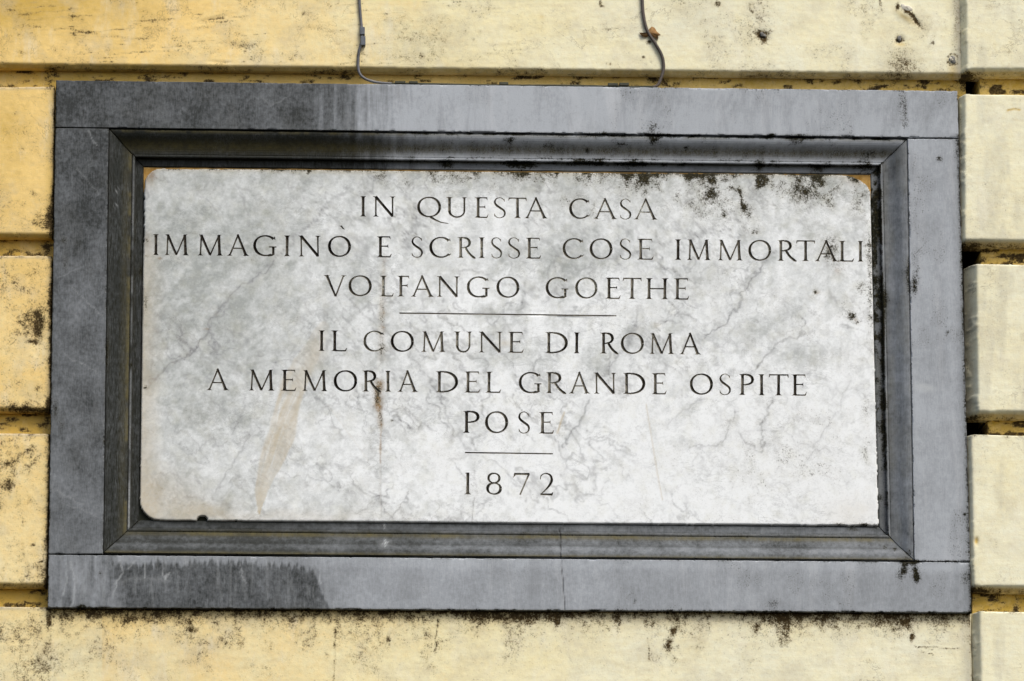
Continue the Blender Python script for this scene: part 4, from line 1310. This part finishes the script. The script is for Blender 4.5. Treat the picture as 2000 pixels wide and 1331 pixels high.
for pi, ov, fl in letter_objs:
    li, nm, qs, c = polys[pi]
    ids = sorted({v for f in fl for v in f})
    mp = {v: i for i, v in enumerate(ids)}
    P = ov[ids]
    F = np.array([[mp[v] for v in f] for f in fl])
    t0, t1, t2 = P[F[:, 0]], P[F[:, 1]], P[F[:, 2]]
    cr = (t1[:, 0] - t0[:, 0]) * (t2[:, 1] - t0[:, 1]) - (t1[:, 1] - t0[:, 1]) * (t2[:, 0] - t0[:, 0])
    F[cr < 0] = F[cr < 0][:, ::-1]
    ed = {}
    for f in F:
        for k in range(3):
            a_, b_ = int(f[k]), int(f[(k + 1) % 3])
            ed[(a_, b_)] = 1
    bd = [(a_, b_) for (a_, b_) in ed if (b_, a_) not in ed]
    top = slab_d(P[:, 0], P[:, 1])
    A_, B_ = P[[e_[0] for e_ in bd]], P[[e_[1] for e_ in bd]]
    AB = B_ - A_
    tt_ = np.clip(((P[:, None] - A_[None]) * AB[None]).sum(-1) / ((AB ** 2).sum(-1)[None] + 1e-9), 0, 1)
    dist = np.sqrt((((P[:, None] - A_[None]) - tt_[..., None] * AB[None]) ** 2).sum(-1)).min(1)
    cut = np.minimum(dist * 1.25, 2.8)
    X_, Z_, D_ = P[:, 0], P[:, 1], top - cut
    lx, ly = survey(X_, Z_, np.full(X_.shape, D_SLAB))
    wear = .30 + .40 * np.clip(1 - dist / 1.0, 0, 1)
    for cx, cy, rx, ry, am in PALE:
        if am:
            wear += blob(lx, ly, cx, cy, rx, ry, 0, am, 4)
    for cx, cy, rx, ry, am in DARK:
        wear -= blob(lx, ly, cx, cy, rx, ry, 0, am, 4)
    build(nm, to3(X_, Z_, D_), [F], M_PAINT, slab, {'m1': (wear, 0 * wear, 0 * wear)}, smooth=False)


# ------------------------------------------------------------------ cable and its clips
def tube(name, pts, r, mat, parent, seg=10, cap=True):
    """pts: (px, py, d); smooth tube"""
    P = []
    for x, y, d in spline([tuple(map(float, p)) for p in pts], 6):
        X, Z = at(x, y, d)
        P.append((float(X) / 1000, -d / 1000, float(Z) / 1000))
    P = np.array(P)
    T = np.gradient(P, axis=0)
    T /= np.linalg.norm(T, axis=1)[:, None]
    ref = np.array([0, 1.0, 0])
    N = np.cross(T, ref)
    N /= np.linalg.norm(N, axis=1)[:, None] + 1e-12
    B = np.cross(T, N)
    a = np.linspace(0, 2 * math.pi, seg, endpoint=False)
    V = P[:, None, :] + r / 1000 * (N[:, None, :] * np.cos(a)[None, :, None] + B[:, None, :] * np.sin(a)[None, :, None])
    n = len(P)
    F = []
    for i in range(n - 1):
        for k in range(seg):
            F.append((i * seg + k, i * seg + (k + 1) % seg, (i + 1) * seg + (k + 1) % seg, (i + 1) * seg + k))
    return build(name, V.reshape(-1, 3), [np.array(F)], mat, parent, None, True)


def bevel_box(name, cx, cy, w, h, d0, d1, mat, parent, ang=0.0, lip=True):
    """small clip: box of w x h mm (rotated) between d0 and d1 with bevelled rim and a raised saddle"""
    X, Z = at(cx, cy, (d0 + d1) / 2)
    ca, sa = math.cos(ang), math.sin(ang)
    V, F = [], []
    rings = [(1.0, d0), (1.0, d1 - .8), (.82, d1)]
    prof = [(-1, -1), (1, -1), (1, 1), (-1, 1)]
    for s_, d in rings:
        for u, v in prof:
            uu = u * (w / 2 - (1 - s_) * 4)
            vv = v * (h / 2 - (1 - s_) * 4)
            V.append(((float(X) + uu * ca - vv * sa) / 1000, -d / 1000, (float(Z) + uu * sa + vv * ca) / 1000))
    for r in range(2):
        for k in range(4):
            F.append((r * 4 + k, r * 4 + (k + 1) % 4, r * 4 + 4 + (k + 1) % 4, r * 4 + 4 + k))
    F.append((8, 9, 10, 11))
    F.append((3, 2, 1, 0))
    o = build(name, V, [np.array(F)], mat, parent, None, False)
    return o


cable = thing('cable', 'thin grey electric cable hanging down the wall and bending onto the top of the frame', 'cable')
ytop = lambda x: 157 + (x - 110) * .0119
pl = [(696, -420, -9), (699, -250, -9), (701, -60, -9), (702, 0, -9), (704.5, 35, -9), (707, 62, -8), (706, 84, -8), (701, 102, -10), (699.5, 126, -10), (702, 143, -10), (713, 154, -9), (735, 161, -9), (765, 164.0, -8)]
pm = [(765, 164.0, -8)] + [(x, ytop(x) - .6 + .6 * math.sin(x / 47.0), -8) for x in range(800, 1271, 40)] + [(1283, 169.5, -9)]
pr = [(1276, 170.5, -9), (1285, 166, -9), (1291.5, 152, -9), (1296, 134, -10), (1293, 110, -9), (1279, 84, -9), (1264, 60, -9), (1257, 32, -9), (1254.5, 0, -9), (1254, -60, -9), (1256, -250, -9), (1253, -420, -9)]
tube('sheath', pl, 2.9, M_CABLE, cable)
tube('sheath', pm, 2.4, M_CLIPD, cable)
tube('sheath', pr, 3.3, M_CABLE2, cable)
for cx, cy, w, h, m in ((707.5, 61.5, 10.5, 16, M_CLIP), (709, 81, 10, 19, M_CLIP), (781.5, 162.2, 21, 5, M_CLIPD), (807.5, 162.2, 17, 5, M_CLIPD), (984, 164.5, 18, 6, M_CLIPD), (1197, 166.5, 20, 6, M_CLIPD), (1219, 166, 19, 6, M_CLIPD)):
    bevel_box('cable_clip', cx, cy, w, h, D_WALL, -3.5, m, cable, 0)


# withered leaf caught behind the cable ---------------------------------
def leaf():
    px_ = [(1248, 64), (1256, 66), (1263, 64), (1269, 56), (1273, 52), (1279, 55), (1283, 62), (1291, 69), (1285, 71), (1285, 79), (1279, 73), (1270, 69), (1262, 73), (1254, 71)]
    c = (1271, 64)
    V, F = [], []

    def add(x, y, d):
        X, Z = at(x, y, d)
        V.append((float(X) / 1000, -d / 1000, float(Z) / 1000))
        return len(V) - 1
    for dz in (0, -.5):
        add(c[0], c[1], -8.5 + dz)
        for i, (x, y) in enumerate(px_):
            add(x, y, -11 + 3 * math.sin(i * 2.1) + dz)
    n = len(px_)
    for i in range(n):
        j = (i + 1) % n
        F.append((0, 1 + j, 1 + i))
        F.append((n + 1, n + 2 + i, n + 2 + j))
        F.append((1 + i, 1 + j, n + 2 + j))
        F.append((1 + i, n + 2 + j, n + 2 + i))
    o = build('dry_leaf', V, [np.array(F)], M_LEAF, None, None, True)
    o['label'] = 'withered brown leaf caught behind the curving dark cable'
    o['category'] = 'leaf'


leaf()


# lead plugs and old filler left in the wall ------------------------------
def lump(name, cx, cy, rx, ry, h, mat, label, cat, seed, parent=None, ang=0.0, d=D_WALL):
    nr, na = 6, 18
    V, F = [], []
    rnd = random.Random(seed)
    ph = [rnd.uniform(0, 6.28) for _ in range(4)]
    X0, Z0 = [float(v) for v in at(cx, cy, d)]
    for r in range(nr + 1):
        t = r / nr
        for k in range(na):
            a = 2 * math.pi * k / na
            rr = 1 + .16 * math.sin(2 * a + ph[0]) + .12 * math.sin(3 * a + ph[1]) + .08 * math.sin(5 * a + ph[2])
            u, v = rx * t * rr * math.cos(a), ry * t * rr * math.sin(a)
            uu, vv = u * math.cos(ang) - v * math.sin(ang), u * math.sin(ang) + v * math.cos(ang)
            hh = h * (1 - t ** 3) + .25 * h * math.sin(4 * u + ph[3]) * (1 - t) - 4 * (t == 1)
            V.append(((X0 + uu) / 1000, -(d + hh) / 1000, (Z0 + vv) / 1000))
    for r in range(nr):
        for k in range(na):
            F.append((r * na + k, (r + 1) * na + k, (r + 1) * na + (k + 1) % na, r * na + (k + 1) % na))
    o = build(name, V, [np.array(F)], mat, parent, None, True)
    if label:
        o['label'] = label
        o['category'] = cat
    return o


lump('wall_plug', 1860.5, 117, 8.5, 9, 3, M_PLUG, 'round grey plug with a dark rim beside the top quoin block', 'wall plug', 5)
lump('wall_plug', 1757, 75, 5, 6, 2.5, M_PLUG, 'small dark grey plug with spotted stain below it in the upper course', 'wall plug', 6)
lump('wall_plug', 1490, 68, 7, 5, 2, M_PLUG, 'ragged dark plug left of the big filler patch in the upper course', 'wall plug', 7, ang=-.5)
lump('plug_face', 1858, 117, 4.5, 5.5, 4.2, M_FILL, None, None, 9, parent=bpy.data.objects['wall_plug'])
lump('filler_patch', 1770, 17, 13, 10, 4, M_FILL, 'cracked grey filler patch with a black rim near the top right', 'filler patch', 8, ang=-.4)

for o_ in SC.objects:
    if o_.name.startswith('wall_plug') and o_.parent is None:
        o_['group'] = 'old plugs left in the upper wall course'
